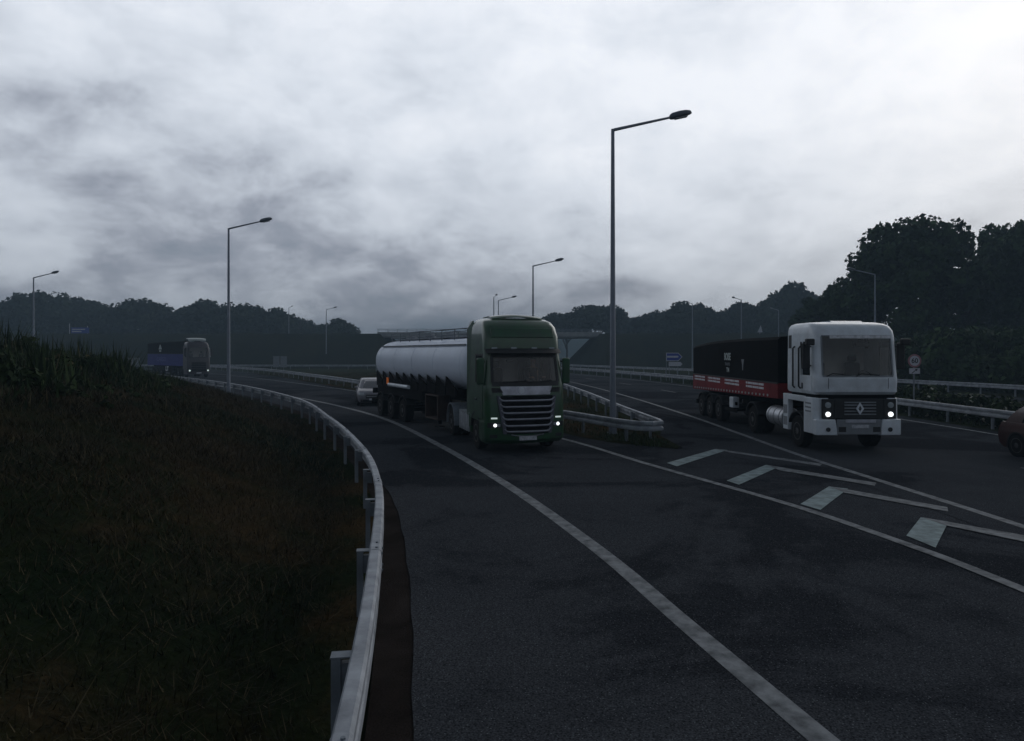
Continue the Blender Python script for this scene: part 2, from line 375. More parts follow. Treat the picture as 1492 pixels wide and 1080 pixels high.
# ground: one sheet to the horizon with the right-hand rise in it
def ground_h(x, y):
    t = np.clip((x - 38) / 34, 0, 1); h = 3.4 * t * t * (3 - 2*t)
    fade = np.clip((y + 30) / 20, 0, 1) * np.clip((150 - y) / 40, 0, 1)
    far = np.clip((260 - x) / 120, 0, 1)
    return h * fade * far - 0.03
def axis(lo, hi, fine, n): return np.r_[np.linspace(-lo, -fine, 10, endpoint=False), np.linspace(-fine, fine, n), np.linspace(fine, hi, 11)[1:]]
gx = axis(900, 900, 130, 66); gy = axis(900, 900, 160, 66)
mb = MB(); mb.grid([[(x, y, float(ground_h(x, y))) for x in gx] for y in gy])
tag(mb.build('ground', M_field, smooth=60), kind='structure')

# left bank beside the slip road
def bank_crest(y): return float(np.interp(y, [-20, 14, 24, 32, 40, 50, 62, 150], [4.6, 4.6, 4.2, 3.0, 1.7, 0.8, 0.35, 0.3]))
def bank_z(u, y):
    C = bank_crest(y); return C * math.tanh(0.40 * max(0.0, u - 0.7) / C) + (0.015 if u < 60 else 0.0)
BANK_U = [0.0, 0.4, 0.8, 1.2, 1.7, 2.3, 3, 4, 5, 6, 7, 8.5, 10, 12, 14, 17, 21, 27, 35, 46]
bp = RAIL_L[::3]; bn = normals2(bp)[0]
mb = MB(); rows = []
for i in range(len(bp)):
    row = []
    for u in BANK_U:
        x, y = bp[i] + bn[i] * u
        z = bank_z(u, bp[i][1])
        if u > 1: z += 0.10 * math.sin(x*1.3 + 0.7*y) * math.sin(y*0.9 - 0.4*x) * min(1, u/5)
        row.append((x, y, z))
    x, y = bp[i] + bn[i] * 60; row.append((x, y, -0.2)); rows.append(row)
mb.grid(rows)
o = mb.build('grass_bank', M_bank, smooth=70); tag(o, kind='structure')

# paved surfaces and verges
ribbon('dirt_verge', offset(RAIL_L, -0.02), offset(RAIL_L, -0.75), 0.0, M_dirt, kind='structure')
slip_right = smooth_path([(8.5,-14),(8.5,5),(8.45,12),(8.2,16),(6.8,20.5),(4.6,24.4),(2.7,27.5),(0.2,31.8),(-4.4,41.9),(-10.7,53.4),(-18.8,68.3),(-32,91),(-49.6,113.6),(-71.2,134.6)], 0.6)
slip_left = offset(RAIL_L, -0.40)
n = 320
A = resample(slip_left, n); B = resample(slip_right, n)
wob = np.array([0.014*math.sin(i*2.1) + 0.012*math.sin(i*0.73+1) for i in range(n)]); A = A - normals2(A)[0] * wob[:, None]
mb = MB(); mb.grid([[tuple(A[i]*(1-t) + B[i]*t) + (0.012,) for t in np.linspace(0, 1, 6)] for i in range(n)])
o = mb.build('slip_road', MATS['asphalt'], fix=False); tag(o, kind='structure')
if o.data.polygons[0].normal.z < 0: o.data.flip_normals()
main_left = smooth_path([(8.4,-14),(8.4,5),(8.3,12),(7.9,16.5),(6.9,20.5),(6.0,24),(5.6,30),(5.2,40),(4.4,52.2),(2.7,68.2),(-0.9,90.2),(-6.9,114.2),(-14,138.2),(-24,168)], 0.8)
ribbon('carriageway', main_left, smooth_path([(18.3,-14),(18.3,10),(18.25,26),(18.0,36),(16.9,55),(14.2,72),(9.3,92),(2,115),(-5.4,138),(-15,168)], 0.8), 0.016, MATS['asphalt'], cols=3, kind='structure')
ribbon('gore_pavement', smooth_path([(8.0,-14),(8.0,10),(7.6,16.5),(5.4,20.6),(4.9,22.5)], 0.6), smooth_path([(8.9,-14),(8.9,10),(8.9,16.5),(8.9,24),(6.6,30)], 0.6), 0.020, MATS['asphalt'], kind='structure')
ribbon('opposite_carriageway', smooth_path([(22.5,-14),(22.5,26),(22.2,40),(21,58),(18,76),(12.7,97),(6,120),(-2,145)], 1), smooth_path([(35.6,-14),(35.6,20),(34.6,32),(33,46),(30.8,56),(27.7,71),(23.2,89),(16.7,105),(8,124),(2,145)], 1), 0.012, MATS['asphalt'], cols=2, kind='structure')

# verge of the nose between the two roads (bare soil and grass inside the railing)
isl_a = RAIL_N[::2]; isl_b = RAIL_F[::2]
mb = MB(); na = 60
A = resample(offset(RAIL_N, 0.55)[:140], na); B = resample(offset(RAIL_F, -0.55)[:140], na)
A[0] = (5.1, 20.9); B[0] = (5.3, 21.1)
mb.grid([[tuple(A[i]*(1-t) + B[i]*t) + (0.024 + 0.05*math.sin(math.pi*t),) for t in np.linspace(0, 1, 5)] for i in range(na)])
o = mb.build('nose_verge', M_grass, fix=True); tag(o, kind='structure')

# markings
def line(name, P, w, z=0.026, m=M_paint):
    return ribbon(name, offset(P, w/2), offset(P, -w/2), z, m, kind='structure')
line('edge_line', LINE_L, 0.24, 0.017)
line('edge_line', LINE_R, 0.19)
line('edge_line', LINE_G, 0.20)
line('edge_line', LINE_M, 0.18, 0.021)
lane = smooth_path([(13.15,-8),(13.15,20),(13.0,30),(12.2,48),(10,68),(6,89)], 0.5)
mb = MB(); nl = normals2(lane)[0]
for k in range(20, len(lane)-9, 24):
    seg = lane[k:k+8]; nn = nl[k:k+8]
    mb.grid([[tuple(p - q*0.075) + (0.021,), tuple(p + q*0.075) + (0.021,)] for p, q in zip(seg, nn)])
o = mb.build('lane_line', M_paint, fix=False); tag(o, kind='structure')
if o.data.polygons[0].normal.z < 0: o.data.flip_normals()
CHEV = [[[(4.15,18.22),(6.23,20.84),(6.54,20.62),(4.29,17.68)],[(6.245,20.84),(8.24,18.03),(8.03,17.72),(6.43,20.12)]],
        [[(4.96,15.71),(6.68,17.89),(6.89,17.57),(5.09,15.23)],[(6.695,17.89),(8.27,15.42),(8.06,15.1),(6.72,17.05)]],
        [[(5.64,13.29),(7.01,15.03),(7.31,14.78),(5.81,12.8)],[(7.025,15.03),(8.33,13.0),(8.12,12.65),(7.02,14.35)]],
        [[(6.39,11.01),(7.35,12.22),(7.65,11.91),(6.44,10.33)],[(7.365,12.22),(8.3,11.01),(8.77,9.93),(8.58,9.83),(8.02,10.65),(7.42,11.67)]]]
mb = MB()
for k, legs in enumerate(CHEV):
    wide, thin = legs
    mb.cur = 1; mb.add([(x, y, 0.027) for x, y in wide], [tuple(range(len(wide)))])
    mb.cur = 0; mb.add([(x, y, 0.031) for x, y in thin], [tuple(range(len(thin)))])
tag(mb.build('chevron_markings', [M_paint, M_paint2], fix=True), kind='structure')
for p in bpy.data.objects['chevron_markings'].data.polygons:
    if p.normal.z < 0: p.flip()

# low hills added far beyond the bridge to dim the bright gap under it
mb = MB(); rows = []
for y, f in ((430, -0.02), (470, 0.55), (510, 0.95), (560, 1.0), (620, -0.02)):
    rows.append([(x, y + 14*math.sin(x*0.013), f*(14.5 + 2.2*math.sin(x*0.021 + 1) + 1.2*math.sin(x*0.067))) for x in np.linspace(-420, 420, 70)])
mb.grid(rows); tag(mb.build('backdrop_hills', M_field, smooth=70), kind='structure')

# ------------------------------------------------------------------ embankments and bridge
def embankment(name, x0, x1, sgn):
    """crest from x0 away to x1; the end towards the bridge slopes down; sgn = direction away from the opening"""
    mb = MB(); xs = np.linspace(x0, x1, 60)
    rows = []
    prof = [(122.5, -0.1), (127, 2.3), (131.5, 4.7), (135, 6.55), (138, 6.7), (147, 6.7), (150, 6.4), (162, -0.1)]
    for t in np.linspace(0, 1, 8)[:-1]:                       # end slope
        rows.append([(x0 - sgn*6.5*(1-t), y + (142.5-y)*(1-t)*0.0, (z + 0.1)*t - 0.1) for y, z in prof])
    for x in xs:
        rows.append([(x, y + 0.5*math.sin(x*0.11), z + 0.12*math.sin(x*0.31 + y)) for y, z in prof])
    mb.grid(rows); return tag(mb.build(name, M_embk, smooth=60), kind='structure')
embankment('embankment', 17.6, 240, 1)
embankment('embankment', -26.5, -260, -1)
br = empty('road_bridge', (-4.5, 142.5, 0)); tag(br, 'grey concrete road bridge spanning both roads between the two embankments', 'bridge')
mb = MB(); mb.b2(-22.6, 22.6, -5.5, 5.5, 5.86, 6.75); mb.b2(-22.6, 22.6, -5.9, -5.52, 6.1, 7.0); mb.b2(-22.6, 22.6, 5.52, 5.9, 6.1, 7.0); mb.build('deck', M_conc, br, bevel=0.03)
mb = MB()
for y in (-5.7, 5.7):
    for k in range(24): mb.b2(-22.5 + k*1.95, -22.42 + k*1.95, y-0.04, y+0.04, 7.0, 7.55)
    mb.b2(-22.6, 22.6, y-0.05, y+0.05, 7.55, 7.63); mb.b2(-22.6, 22.6, y-0.03, y+0.03, 7.25, 7.30)
mb.build('railing', M_post, br)
for x in (-4.2, 8.3):
    mb = MB()
    for y in (-3.4, 0, 3.4): mb.cyl((x, y, -0.1), (x, y, 5.35), 0.45, n=16)
    mb.b2(x-0.5, x+0.5, -4.6, 4.6, 5.35, 5.85); mb.build('pier', M_conc, br, smooth=40)

# ------------------------------------------------------------------ guard rails
PROF = [(-0.095,0.76),(-0.07,0.785),(0.06,0.785),(0.095,0.76),(0.10,0.72),(0.085,0.675),(0.02,0.645),(0.02,0.605),(0.085,0.575),(0.10,0.53),(0.085,0.485),(0.05,0.470),
        (0.03,0.478),(0.045,0.53),(-0.02,0.60),(-0.02,0.65),(0.02,0.69),(0.045,0.735),(-0.06,0.735)]
PROF = [(u*0.68, z) for u, z in PROF]
def guard_rail(P, side, label, step=2.7, s0=0.3, post_off=0.17, group='galvanised guard rails along the roads', laps=0):
    """side +1: the road lies to the left of the path, -1: to the right"""
    nrm, tan = normals2(P); base = P[0]
    root = empty('guard_rail', (base[0], base[1], 0)); tag(root, label, 'guard rail', group)
    mb = MB(); rows = []
    for i in range(len(P)):
        rows.append([(P[i][0] + nrm[i][0]*u*side - base[0], P[i][1] + nrm[i][1]*u*side - base[1], z) for u, z in PROF])
    mb.grid(rows, closed=True)
    mb.add(rows[0], [tuple(range(len(PROF)))]); mb.add(rows[-1], [tuple(range(len(PROF)))[::-1]])
    mb.build('rail_beam', M_galv, root, smooth=30)
    d = np.r_[0, np.cumsum(np.linalg.norm(np.diff(P, axis=0), axis=1))]; s = s0
    if POST_ME.get('m') is None:
        q = MB(); q.b2(-0.05, 0.05, -0.035, 0.035, -0.2, 0.745); q.b2(-0.03, 0.03, 0.0355, 0.13, 0.50, 0.70); q.b2(-0.055, 0.055, -0.04, 0.12, 0.7455, 0.757)
        POST_ME['m'] = q.mesh('post', [M_post])
    n = 0
    while s < d[-1] - 0.1 and n < 98:
        x, y = np.interp(s, d, P[:, 0]), np.interp(s, d, P[:, 1]); i = int(np.argmin(np.abs(d - s)))
        c = np.array((x, y)) - nrm[i]*side*post_off - base
        o = link('post', POST_ME['m'], root); o.location = (c[0], c[1], 0)
        dirn = nrm[i]*side; o.rotation_euler = (0, 0, math.atan2(dirn[1], dirn[0]) - math.pi/2)
        s += step; n += 1
    for j, sj in enumerate(np.arange(1.6, min(laps, d[-1]-1), 4.05)):
        ii = [int(np.argmin(np.abs(d - q))) for q in (sj-0.17, sj+0.17)]; q = MB(); rows = []
        for t in (0.0, 0.5, 1.0):
            c = np.array([np.interp(sj-0.17+0.34*t, d, P[:, 0]), np.interp(sj-0.17+0.34*t, d, P[:, 1])]) - base; nv = nrm[ii[0]]*(1-t) + nrm[ii[1]]*t
            rows.append([(c[0] + nv[0]*(u + (0.004 if u > 0.02 else 0))*side, c[1] + nv[1]*(u + (0.004 if u > 0.02 else 0))*side, z + (0.004 if z > 0.75 else -0.002 if z < 0.49 else 0)) for u, z in PROF[:12]])
        q.slab(rows, (-nv[0]*0.003*side, -nv[1]*0.003*side, -0.003)); sp = q.build('splice', M_galv, root, smooth=30)
        for t in (0.2, 0.8):
            c = np.array([np.interp(sj-0.17+0.34*t, d, P[:, 0]), np.interp(sj-0.17+0.34*t, d, P[:, 1])]) - base; nv = nrm[ii[0]]*side
            for z, u, up in ((0.722, 0.071, 0), (0.532, 0.071, 0), (0.789, 0.014, 1)):
                if 'b' not in POST_ME: q = MB(); q.cyl((0, 0, 0), (0, 0, 0.013), 0.016, n=6); POST_ME['b'] = q.mesh('bolt', [M_post])
                o = link('bolt', POST_ME['b'], sp); o.location = (c[0]+nv[0]*u, c[1]+nv[1]*u, z)
                if not up: o.rotation_euler = Vector((nv[0], nv[1], 0)).to_track_quat('Z', 'Y').to_euler()
    return root
POST_ME = {}
guard_rail(RAIL_L, -1, 'long curving guard rail between the grass bank and the slip road, nearest the viewer', s0=0.2, laps=46)
# rounded nose joins the two rails that frame the gore
NOSE = smooth_path([tuple(p) for p in RAIL_N[12::6][::-1]] + [(3.55,22.55),(4.25,21.75),(4.62,21.65),(4.85,22.0),(4.86,22.8),(4.78,24.2)] + [tuple(p) for p in RAIL_F[10::6]], 0.5)
guard_rail(NOSE, -1, 'guard rail with a rounded nose around the tall lamp post, running back along both roads', s0=0.4, step=2.7, laps=0)
guard_rail(RAIL_M, 1, 'guard rail along the white lorry carriageway in front of the median shrubs', s0=1.5)
guard_rail(RAIL_O, 1, 'guard rail behind the median shrubs, below the dark roadside trees at right', s0=1.0)
guard_rail(smooth_path([(-120,128),(-80,123),(-52,119.5),(-30,118),(-24,119.5)], 0.8), -1, 'distant pale guard rail at the foot of the left embankment behind the purple lorry', step=3.4, group='galvanised guard rails along the roads')

# ------------------------------------------------------------------ street lamps
def make_lamp():
    r = empty('street_lamp', (0, 0, 0))
    mb = MB(); mb.cyl((0,0,0.02), (0,0,11.0), 0.115, 0.062, n=14); mb.build('pole', M_pole, r, smooth=40)
    mb = MB(); mb.b2(-0.2, 0.2, -0.2, 0.2, 0.0, 0.045); mb.cyl((0,0,0.0455), (0,0,0.5), 0.145, 0.135, n=14)
    for x in (-0.15, 0.15):
        for y in (-0.15, 0.15): mb.cyl((x,y,0.0455), (x,y,0.11), 0.022, n=6)
    mb.build('base', M_pole, r, smooth=40)
    mb = MB(); mb.tube([(0,0,10.94),(0.06,0,10.98),(1.1,0,11.22),(2.15,0,11.46)], [0.062,0.058,0.05,0.04], 10); mb.build('arm', M_pole, r, smooth=50)
    mb = MB(); rows = []
    a = R(12.5); ca, sa = math.cos(a), math.sin(a)
    for t, w, h0, h1 in ((0.0,0.05,-0.05,0.05),(0.04,0.11,-0.08,0.10),(0.14,0.15,-0.09,0.15),(0.40,0.165,-0.08,0.17),(0.62,0.15,-0.06,0.155),(0.78,0.11,-0.04,0.11),(0.82,0.05,-0.02,0.06)):
        row = []
        for k in range(12):
            q = 2*math.pi*k/12; zz = math.sin(q); y = w*math.cos(q); z = (h1 if zz > 0 else -h0)*zz
            row.append((2.05 + t*ca - z*sa, y, 11.44 + t*sa + z*ca))
        rows.append(row)
    mb.grid(rows, closed=True); mb.add(rows[0], [tuple(range(12))]); mb.add(rows[-1], [tuple(range(12))[::-1]])
    hd = mb.build('lamp_head', M_headm, r, smooth=50)
    mb = MB(); c = Vector((2.05 + 0.42*ca + 0.088*sa, 0, 11.44 + 0.42*sa - 0.088*ca)); mb.box(c, (0.46, 0.2, 0.03), Matrix.Rotation(-a, 3, 'Y')); mb.build('lens', M_lens, hd, bevel=0.01)
    return r
LAMPS = [((3.62, 24.4), 2, 'tall lamp post standing inside the rounded guard rail nose, tallest of all'),
         ((-18.6, 44.6), 0, 'lamp post rising from the grass bank beside the left guard rail'),
         ((-51.4, 73.0), -4, 'lamp post half hidden behind the weedy bank at far left'),
         ((-35.0, 128.0), 62, 'hazy lamp post in front of the left embankment, left of the tanker'),
         ((1.95, 63.0), 0, 'lamp post rising behind the green lorry cab roof'),
         ((-2.1, 105.0), 0, 'small distant lamp post with its arm to the right, above the green cab'),
         ((-2.65, 99.0), 82, 'distant lamp post with its arm end on, first of two above the green cab'),
         ((37.4, 70.0), 180, 'lamp post against the dark trees with its arm pointing left above the white cab'),
         ((30.0, 113.0), 96, 'dim lamp post rising just left of the black and red tipper trailer'),
         ((35.1, 104.0), 100, 'dim lamp post seen above the middle of the black tipper trailer'),
         ((51.0, 130.0), 100, 'dimmest lamp post seen just left of the white cab roof'),
         ((-55.5, 169.0), 90, 'tiny lamp post behind the left embankment among hazy trees')]
proto = make_lamp()
for k, ((x, y), rz, lab) in enumerate(LAMPS):
    o = proto if k == 0 else copy_tree(proto)
    o.location = (x, y, 0.0 if k != 1 else 0.12); o.rotation_euler = (0, 0, R(rz)); tag(o, lab, 'street lamp', 'street lamps along the junction')
for o in list(COL.objects):
    if o.name.startswith('street_lamp') and o.location.y in (169.0,): o.location.z = 3.0
    if o.name.startswith('street_lamp') and abs(o.location.x + 51.4) < 0.01: o.location.z = 0.0
# ------------------------------------------------------------------ grass and weeds on the bank
bd = np.r_[0, np.cumsum(np.linalg.norm(np.diff(RAIL_L, axis=0), axis=1))]; bnr = normals2(RAIL_L)[0]
def bank_pts(s, u):
    x0 = np.interp(s, bd, RAIL_L[:, 0]); y0 = np.interp(s, bd, RAIL_L[:, 1])
    nx = np.interp(s, bd, bnr[:, 0]); ny = np.interp(s, bd, bnr[:, 1])
    x = x0 + nx*u; y = y0 + ny*u
    C = np.interp(y0, [-20, 14, 24, 32, 40, 50, 62, 150], [4.6, 4.6, 4.2, 3.0, 1.7, 0.8, 0.35, 0.3])
    z = C*np.tanh(0.40*np.maximum(0, u-0.7)/C) + 0.015
    z = z + np.where(u > 1, 0.10*np.sin(x*1.3 + 0.7*y)*np.sin(y*0.9 - 0.4*x)*np.minimum(1, u/5), 0)
    return np.c_[x, y, z]
def blades(base, h, w, lean, rng):
    n = len(base); a = rng.uniform(0, 2*np.pi, n); b = a + np.pi/2
    side = np.c_[np.cos(b), np.sin(b), np.zeros(n)]*(w/2)[:, None]
    tip = base + np.c_[np.cos(a)*lean*h, np.sin(a)*lean*h, h*np.sqrt(np.maximum(0.05, 1-lean**2))]
    V = np.empty((n, 3, 3)); V[:, 0] = base - side; V[:, 1] = base + side; V[:, 2] = tip
    return V.reshape(-1, 3)
def scatter(n_clump, per, s_rng, u_rng, h_rng, w, rng, spread=0.10, lean=(0.3, 0.9), power=1.0):
    s = rng.uniform(*s_rng, n_clump); u = u_rng[0] + (u_rng[1]-u_rng[0])*rng.uniform(0, 1, n_clump)**power
    s = np.repeat(s, per) + rng.normal(0, spread, n_clump*per); u = np.maximum(0.05, np.repeat(u, per) + rng.normal(0, spread, n_clump*per))
    hs = np.repeat(rng.uniform(*h_rng, n_clump), per)*rng.uniform(0.6, 1.2, n_clump*per)
    P = bank_pts(s, u); P[:, 2] -= 0.02
    return blades(P, hs, np.full(len(P), w)*rng.uniform(0.7, 1.4, len(P)), rng.uniform(*lean, len(P)), rng)
V = np.concatenate([
    scatter(5200, 11, (14, 32), (0.5, 9), (0.06, 0.24), 0.012, RNG, 0.12),
    scatter(5200, 9, (28, 60), (0.5, 14), (0.08, 0.30), 0.022, RNG, 0.16),
    scatter(5000, 7, (55, 110), (0.5, 14), (0.10, 0.35), 0.04, RNG, 0.22),
    scatter(3600, 9, (13, 30), (0.6, 8), (0.18, 0.46), 0.010, RNG, 0.12, (0.80, 0.985)),
    scatter(3200, 8, (28, 62), (0.6, 12), (0.22, 0.5), 0.016, RNG, 0.16, (0.75, 0.98)),
    scatter(1800, 6, (14, 60), (0.12, 0.9), (0.04, 0.14), 0.012, RNG, 0.08)])
tag(link('grass', np_mesh('grass', V, 3, M_blade)), kind='stuff')
V = np.concatenate([
    scatter(110, 34, (28, 46), (6.5, 16), (0.25, 1.2), 0.07, RNG, 0.30, (0.05, 0.75)),
    scatter(380, 18, (28, 48), (6.0, 16), (0.2, 0.7), 0.045, RNG, 0.20, (0.05, 0.75)),
    scatter(60, 34, (46, 58), (9.0, 18), (0.25, 0.9), 0.07, RNG, 0.36, (0.05, 0.7)),
    scatter(150, 18, (46, 64), (8.5, 18), (0.15, 0.5), 0.05, RNG, 0.25, (0.05, 0.7)),
    scatter(160, 20, (36, 52), (5.0, 8.0), (0.15, 0.4), 0.04, RNG, 0.2, (0.1, 0.6))])
tag(link('weeds', np_mesh('weeds', V, 3, M_weed)), kind='stuff')
# tufts on the nose verge and the median
def flat_scatter(A, B, n, per, h, w, rng, z0=0.02):
    t = rng.uniform(0, 1, n); k = rng.uniform(0, 1, n); m = 200
    A = resample(A, m); B = resample(B, m); g = np.linspace(0, 1, m)
    a = np.c_[np.interp(t, g, A[:, 0]), np.interp(t, g, A[:, 1])]; b = np.c_[np.interp(t, g, B[:, 0]), np.interp(t, g, B[:, 1])]
    p = np.repeat(a*(1-k)[:, None] + b*k[:, None], per, 0) + rng.normal(0, 0.12, (n*per, 2))
    P = np.c_[p, np.full(len(p), z0)]
    return blades(P, rng.uniform(*h, len(P)), np.full(len(P), w), rng.uniform(0.2, 0.8, len(P)), rng)
A = offset(RAIL_N, 0.3)[:130]; B = offset(RAIL_F, -0.3)[:130]
V = np.concatenate([flat_scatter(A, B, 2600, 6, (0.08, 0.28), 0.035, RNG),
                    flat_scatter(offset(RAIL_M, -0.1), offset(RAIL_M, -3.6), 3000, 6, (0.10, 0.32), 0.045, RNG, 0.0)])
tag(link('verge_grass', np_mesh('verge_grass', V, 3, M_weed)), kind='stuff')

# ------------------------------------------------------------------ trees and shrubs
def leaf_cloud(centres, radii, per, size, rng, flat=0.8):
    out = []
    for c, r in zip(centres, radii):
        n = int(per * (r / np.mean(radii))**2)
        d = rng.normal(size=(n, 3)); d /= np.linalg.norm(d, axis=1)[:, None]
        p = c + d * (r * rng.uniform(0.55, 1.08, n))[:, None] * np.array([1, 1, flat])
        nn = d + rng.normal(0, 0.6, (n, 3)); nn /= np.linalg.norm(nn, axis=1)[:, None]
        t = np.cross(nn, rng.normal(size=(n, 3))); t /= np.linalg.norm(t, axis=1)[:, None]
        b = np.cross(nn, t); s = (size * rng.uniform(0.45, 1.7, n) / 2)[:, None]
        q = np.empty((n, 4, 3)); q[:, 0] = p - t*s; q[:, 1] = p - b*s*0.75; q[:, 2] = p + t*s; q[:, 3] = p + b*s*0.75
        out.append(q.reshape(-1, 3))
    return np.concatenate(out)
# leafy weeds and low brambles along the top of the bank
rr = np.random.default_rng(77)
wc = []; wr = []
for (n_, sr, ur, hr) in ((100, (28, 46), (6.8, 16), (0.10, 0.34)), (40, (46, 58), (9.5, 17), (0.10, 0.28)), (50, (30, 48), (5.2, 8), (0.06, 0.15))):
    P_ = bank_pts(rr.uniform(*sr, n_), rr.uniform(*ur, n_)); R_ = rr.uniform(*hr, n_); P_[:, 2] += R_*0.7
    for k in range(n_):
        for q in range(4): wc.append(P_[k] + rr.normal(0, 0.8, 3)*R_[k]*np.array([1.2, 1.2, 0.55])); wr.append(R_[k]*rr.uniform(0.5, 1.0))
tag(link('brambles', np_mesh('brambles', leaf_cloud(wc, np.array(wr), 46, 0.11, rr, 0.9), 4, M_weed)), kind='stuff')
def make_tree(name, H, W, base, lumps, per, size, lump_r, seed, mat_leaf, top_bias=0.0, tr=0.03):
    rng = np.random.default_rng(seed); root = empty(name, (0, 0, 0))
    cz = (H*base + H)/2; rz = H*(1-base)/2; C = []; Rr = []
    for k in range(lumps):
        d = rng.normal(size=3); d /= np.linalg.norm(d)
        if d[2] < -0.2 and rng.uniform() < top_bias: d[2] *= -1
        q = rng.uniform(0.35, 1.0)**0.5; lr = lump_r*rng.uniform(0.5, 1.4)
        c = np.array([d[0]*(W/2 - lr*0.7)*q, d[1]*(W/2 - lr*0.7)*q, cz + d[2]*(rz - lr*0.6)*q]); C.append(c); Rr.append(lr)
    C = np.array(C); Rr = np.array(Rr)
    V = leaf_cloud(C, Rr, per, size, rng)
    mb = MB(); r0 = H*tr; bx, by = rng.uniform(-0.3, 0.3, 2)
    mb.tube([(0,0,-0.3),(0,0,0.2),(bx*0.5,by*0.5,H*0.25),(bx,by,H*0.5),(bx*1.2,by*1.2,H*0.75)], [r0*1.35,r0,r0*0.8,r0*0.5,r0*0.2], 8)
    for k in range(0, lumps, max(1, lumps//9)):
        z0 = H*rng.uniform(0.2, 0.5); e = C[k]
        mb.tube([(bx*z0/H, by*z0/H, z0), tuple((np.array([0,0,z0])*0.45 + e*0.55) + np.array([0,0,-0.2])), tuple(e)], [r0*0.42, r0*0.26, r0*0.08], 6)
    mb.build('trunk', M_bark, root, smooth=60)
    link('crown', np_mesh('crown', V, 4, mat_leaf), root)
    return root
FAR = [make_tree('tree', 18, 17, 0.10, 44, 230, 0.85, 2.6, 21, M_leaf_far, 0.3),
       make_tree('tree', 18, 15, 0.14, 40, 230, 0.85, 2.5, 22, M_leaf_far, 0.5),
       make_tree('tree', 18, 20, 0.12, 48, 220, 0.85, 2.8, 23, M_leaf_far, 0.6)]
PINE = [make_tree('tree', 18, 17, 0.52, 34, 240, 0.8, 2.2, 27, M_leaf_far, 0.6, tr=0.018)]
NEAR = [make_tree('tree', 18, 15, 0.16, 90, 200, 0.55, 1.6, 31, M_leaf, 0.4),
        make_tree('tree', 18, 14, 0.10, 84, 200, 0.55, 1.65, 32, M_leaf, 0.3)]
used = set()
def place_tree(protos, k, px, top, Y, wide, label, group, zb=0.0):
    """px, top: bearing and apparent crown top (on the 1492-wide frame) turned into a place and a height"""
    p = protos[k]; o = p if id(p) not in used else copy_tree(p); used.add(id(p))
    X = (px - 746)/990*Y; H = 3 + (513 - top)/990*Y - zb; base_w = 17 if protos is PINE else (17, 15, 20)[k] if protos is FAR else (15, 14)[k]
    W = wide/990*Y
    o.location = (X, Y, zb); o.scale = (W/base_w, W/base_w, H/18); o.rotation_euler = (0, 0, random.uniform(0, 6.28))
    tag(o, label, 'tree', group); return o
LEFT = [(-30,428,185,120),(28,436,190,80),(66,421,182,105),(122,430,186,90),(160,448,200,60),(206,432,184,100),(250,455,205,60),(300,437,182,88),(348,438,178,84),(375,446,196,50),(402,449,180,66),(436,461,190,52),(494,464,186,56),(462,470,215,55)]
ORD = ['first','second','third','fourth','fifth','sixth','seventh','eighth','ninth','tenth','eleventh','twelfth','thirteenth','fourteenth','fifteenth','sixteenth','seventeenth']
for i, (px, top, Y, w) in enumerate(sorted(LEFT)):
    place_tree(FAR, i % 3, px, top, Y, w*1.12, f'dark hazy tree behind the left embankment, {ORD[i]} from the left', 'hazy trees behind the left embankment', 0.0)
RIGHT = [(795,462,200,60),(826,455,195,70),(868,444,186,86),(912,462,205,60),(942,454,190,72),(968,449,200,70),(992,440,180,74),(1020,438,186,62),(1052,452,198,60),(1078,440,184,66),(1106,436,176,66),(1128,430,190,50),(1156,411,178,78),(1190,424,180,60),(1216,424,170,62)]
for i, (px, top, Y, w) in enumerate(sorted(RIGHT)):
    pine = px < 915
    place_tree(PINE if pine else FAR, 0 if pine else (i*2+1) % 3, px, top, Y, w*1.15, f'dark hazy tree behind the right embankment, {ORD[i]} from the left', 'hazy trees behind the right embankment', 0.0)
CLUMP = [(0,1326,310,80,170,'tall broad dark green tree standing highest behind the white cab'),
         (1,1476,310,84,104,'tall dark tree at the right edge of the frame beside the broadest tree'),
         (0,1530,300,78,150,'dark tree cut by the right frame edge above the red car'),
         (1,1246,392,86,92,'shorter leafy tree on the left flank of the broad dark tree'),
         (0,1412,392,90,150,'rounded tree filling the gap between the two tallest roadside trees'),
         (1,1196,428,96,80,'low green tree furthest left in the roadside clump above the white cab')]
for k, px, top, Y, w, lab in CLUMP:
    zb = float(ground_h((px-746)/990*Y, Y))
    place_tree(NEAR, k, px, top, Y, w*1.1, lab, 'dark roadside trees at right', zb)

def make_shrub(H, W, lumps, per, size, seed, m):
    rng = np.random.default_rng(seed); root = empty('shrub', (0,0,0)); C = []; Rr = []
    for k in range(lumps):
        a = rng.uniform(0, 6.28); q = rng.uniform(0, 1)**0.5*W*0.36; lr = H*0.26*rng.uniform(0.7, 1.3)
        C.append([q*math.cos(a), q*math.sin(a), rng.uniform(0.18, 0.82)*H*(1-0.35*(q/W)*2)]); Rr.append(lr)
    mb = MB()
    for c in C[::3]: mb.tube([(c[0]*0.15, c[1]*0.15, -0.1), (c[0]*0.6, c[1]*0.6, c[2]*0.55), tuple(c)], [H*0.02, H*0.014, H*0.006], 5)
    mb.build('stem', M_bark, root)
    link('foliage', np_mesh('foliage', leaf_cloud(np.array(C), np.array(Rr), per, size, rng, 0.95), 4, m), root)
    return root
sh = [make_shrub(1.3, 2.6, 16, 110, 0.15, 41, M_shrub), make_shrub(1.2, 2.8, 17, 105, 0.15, 42, M_shrub)]
n = 0
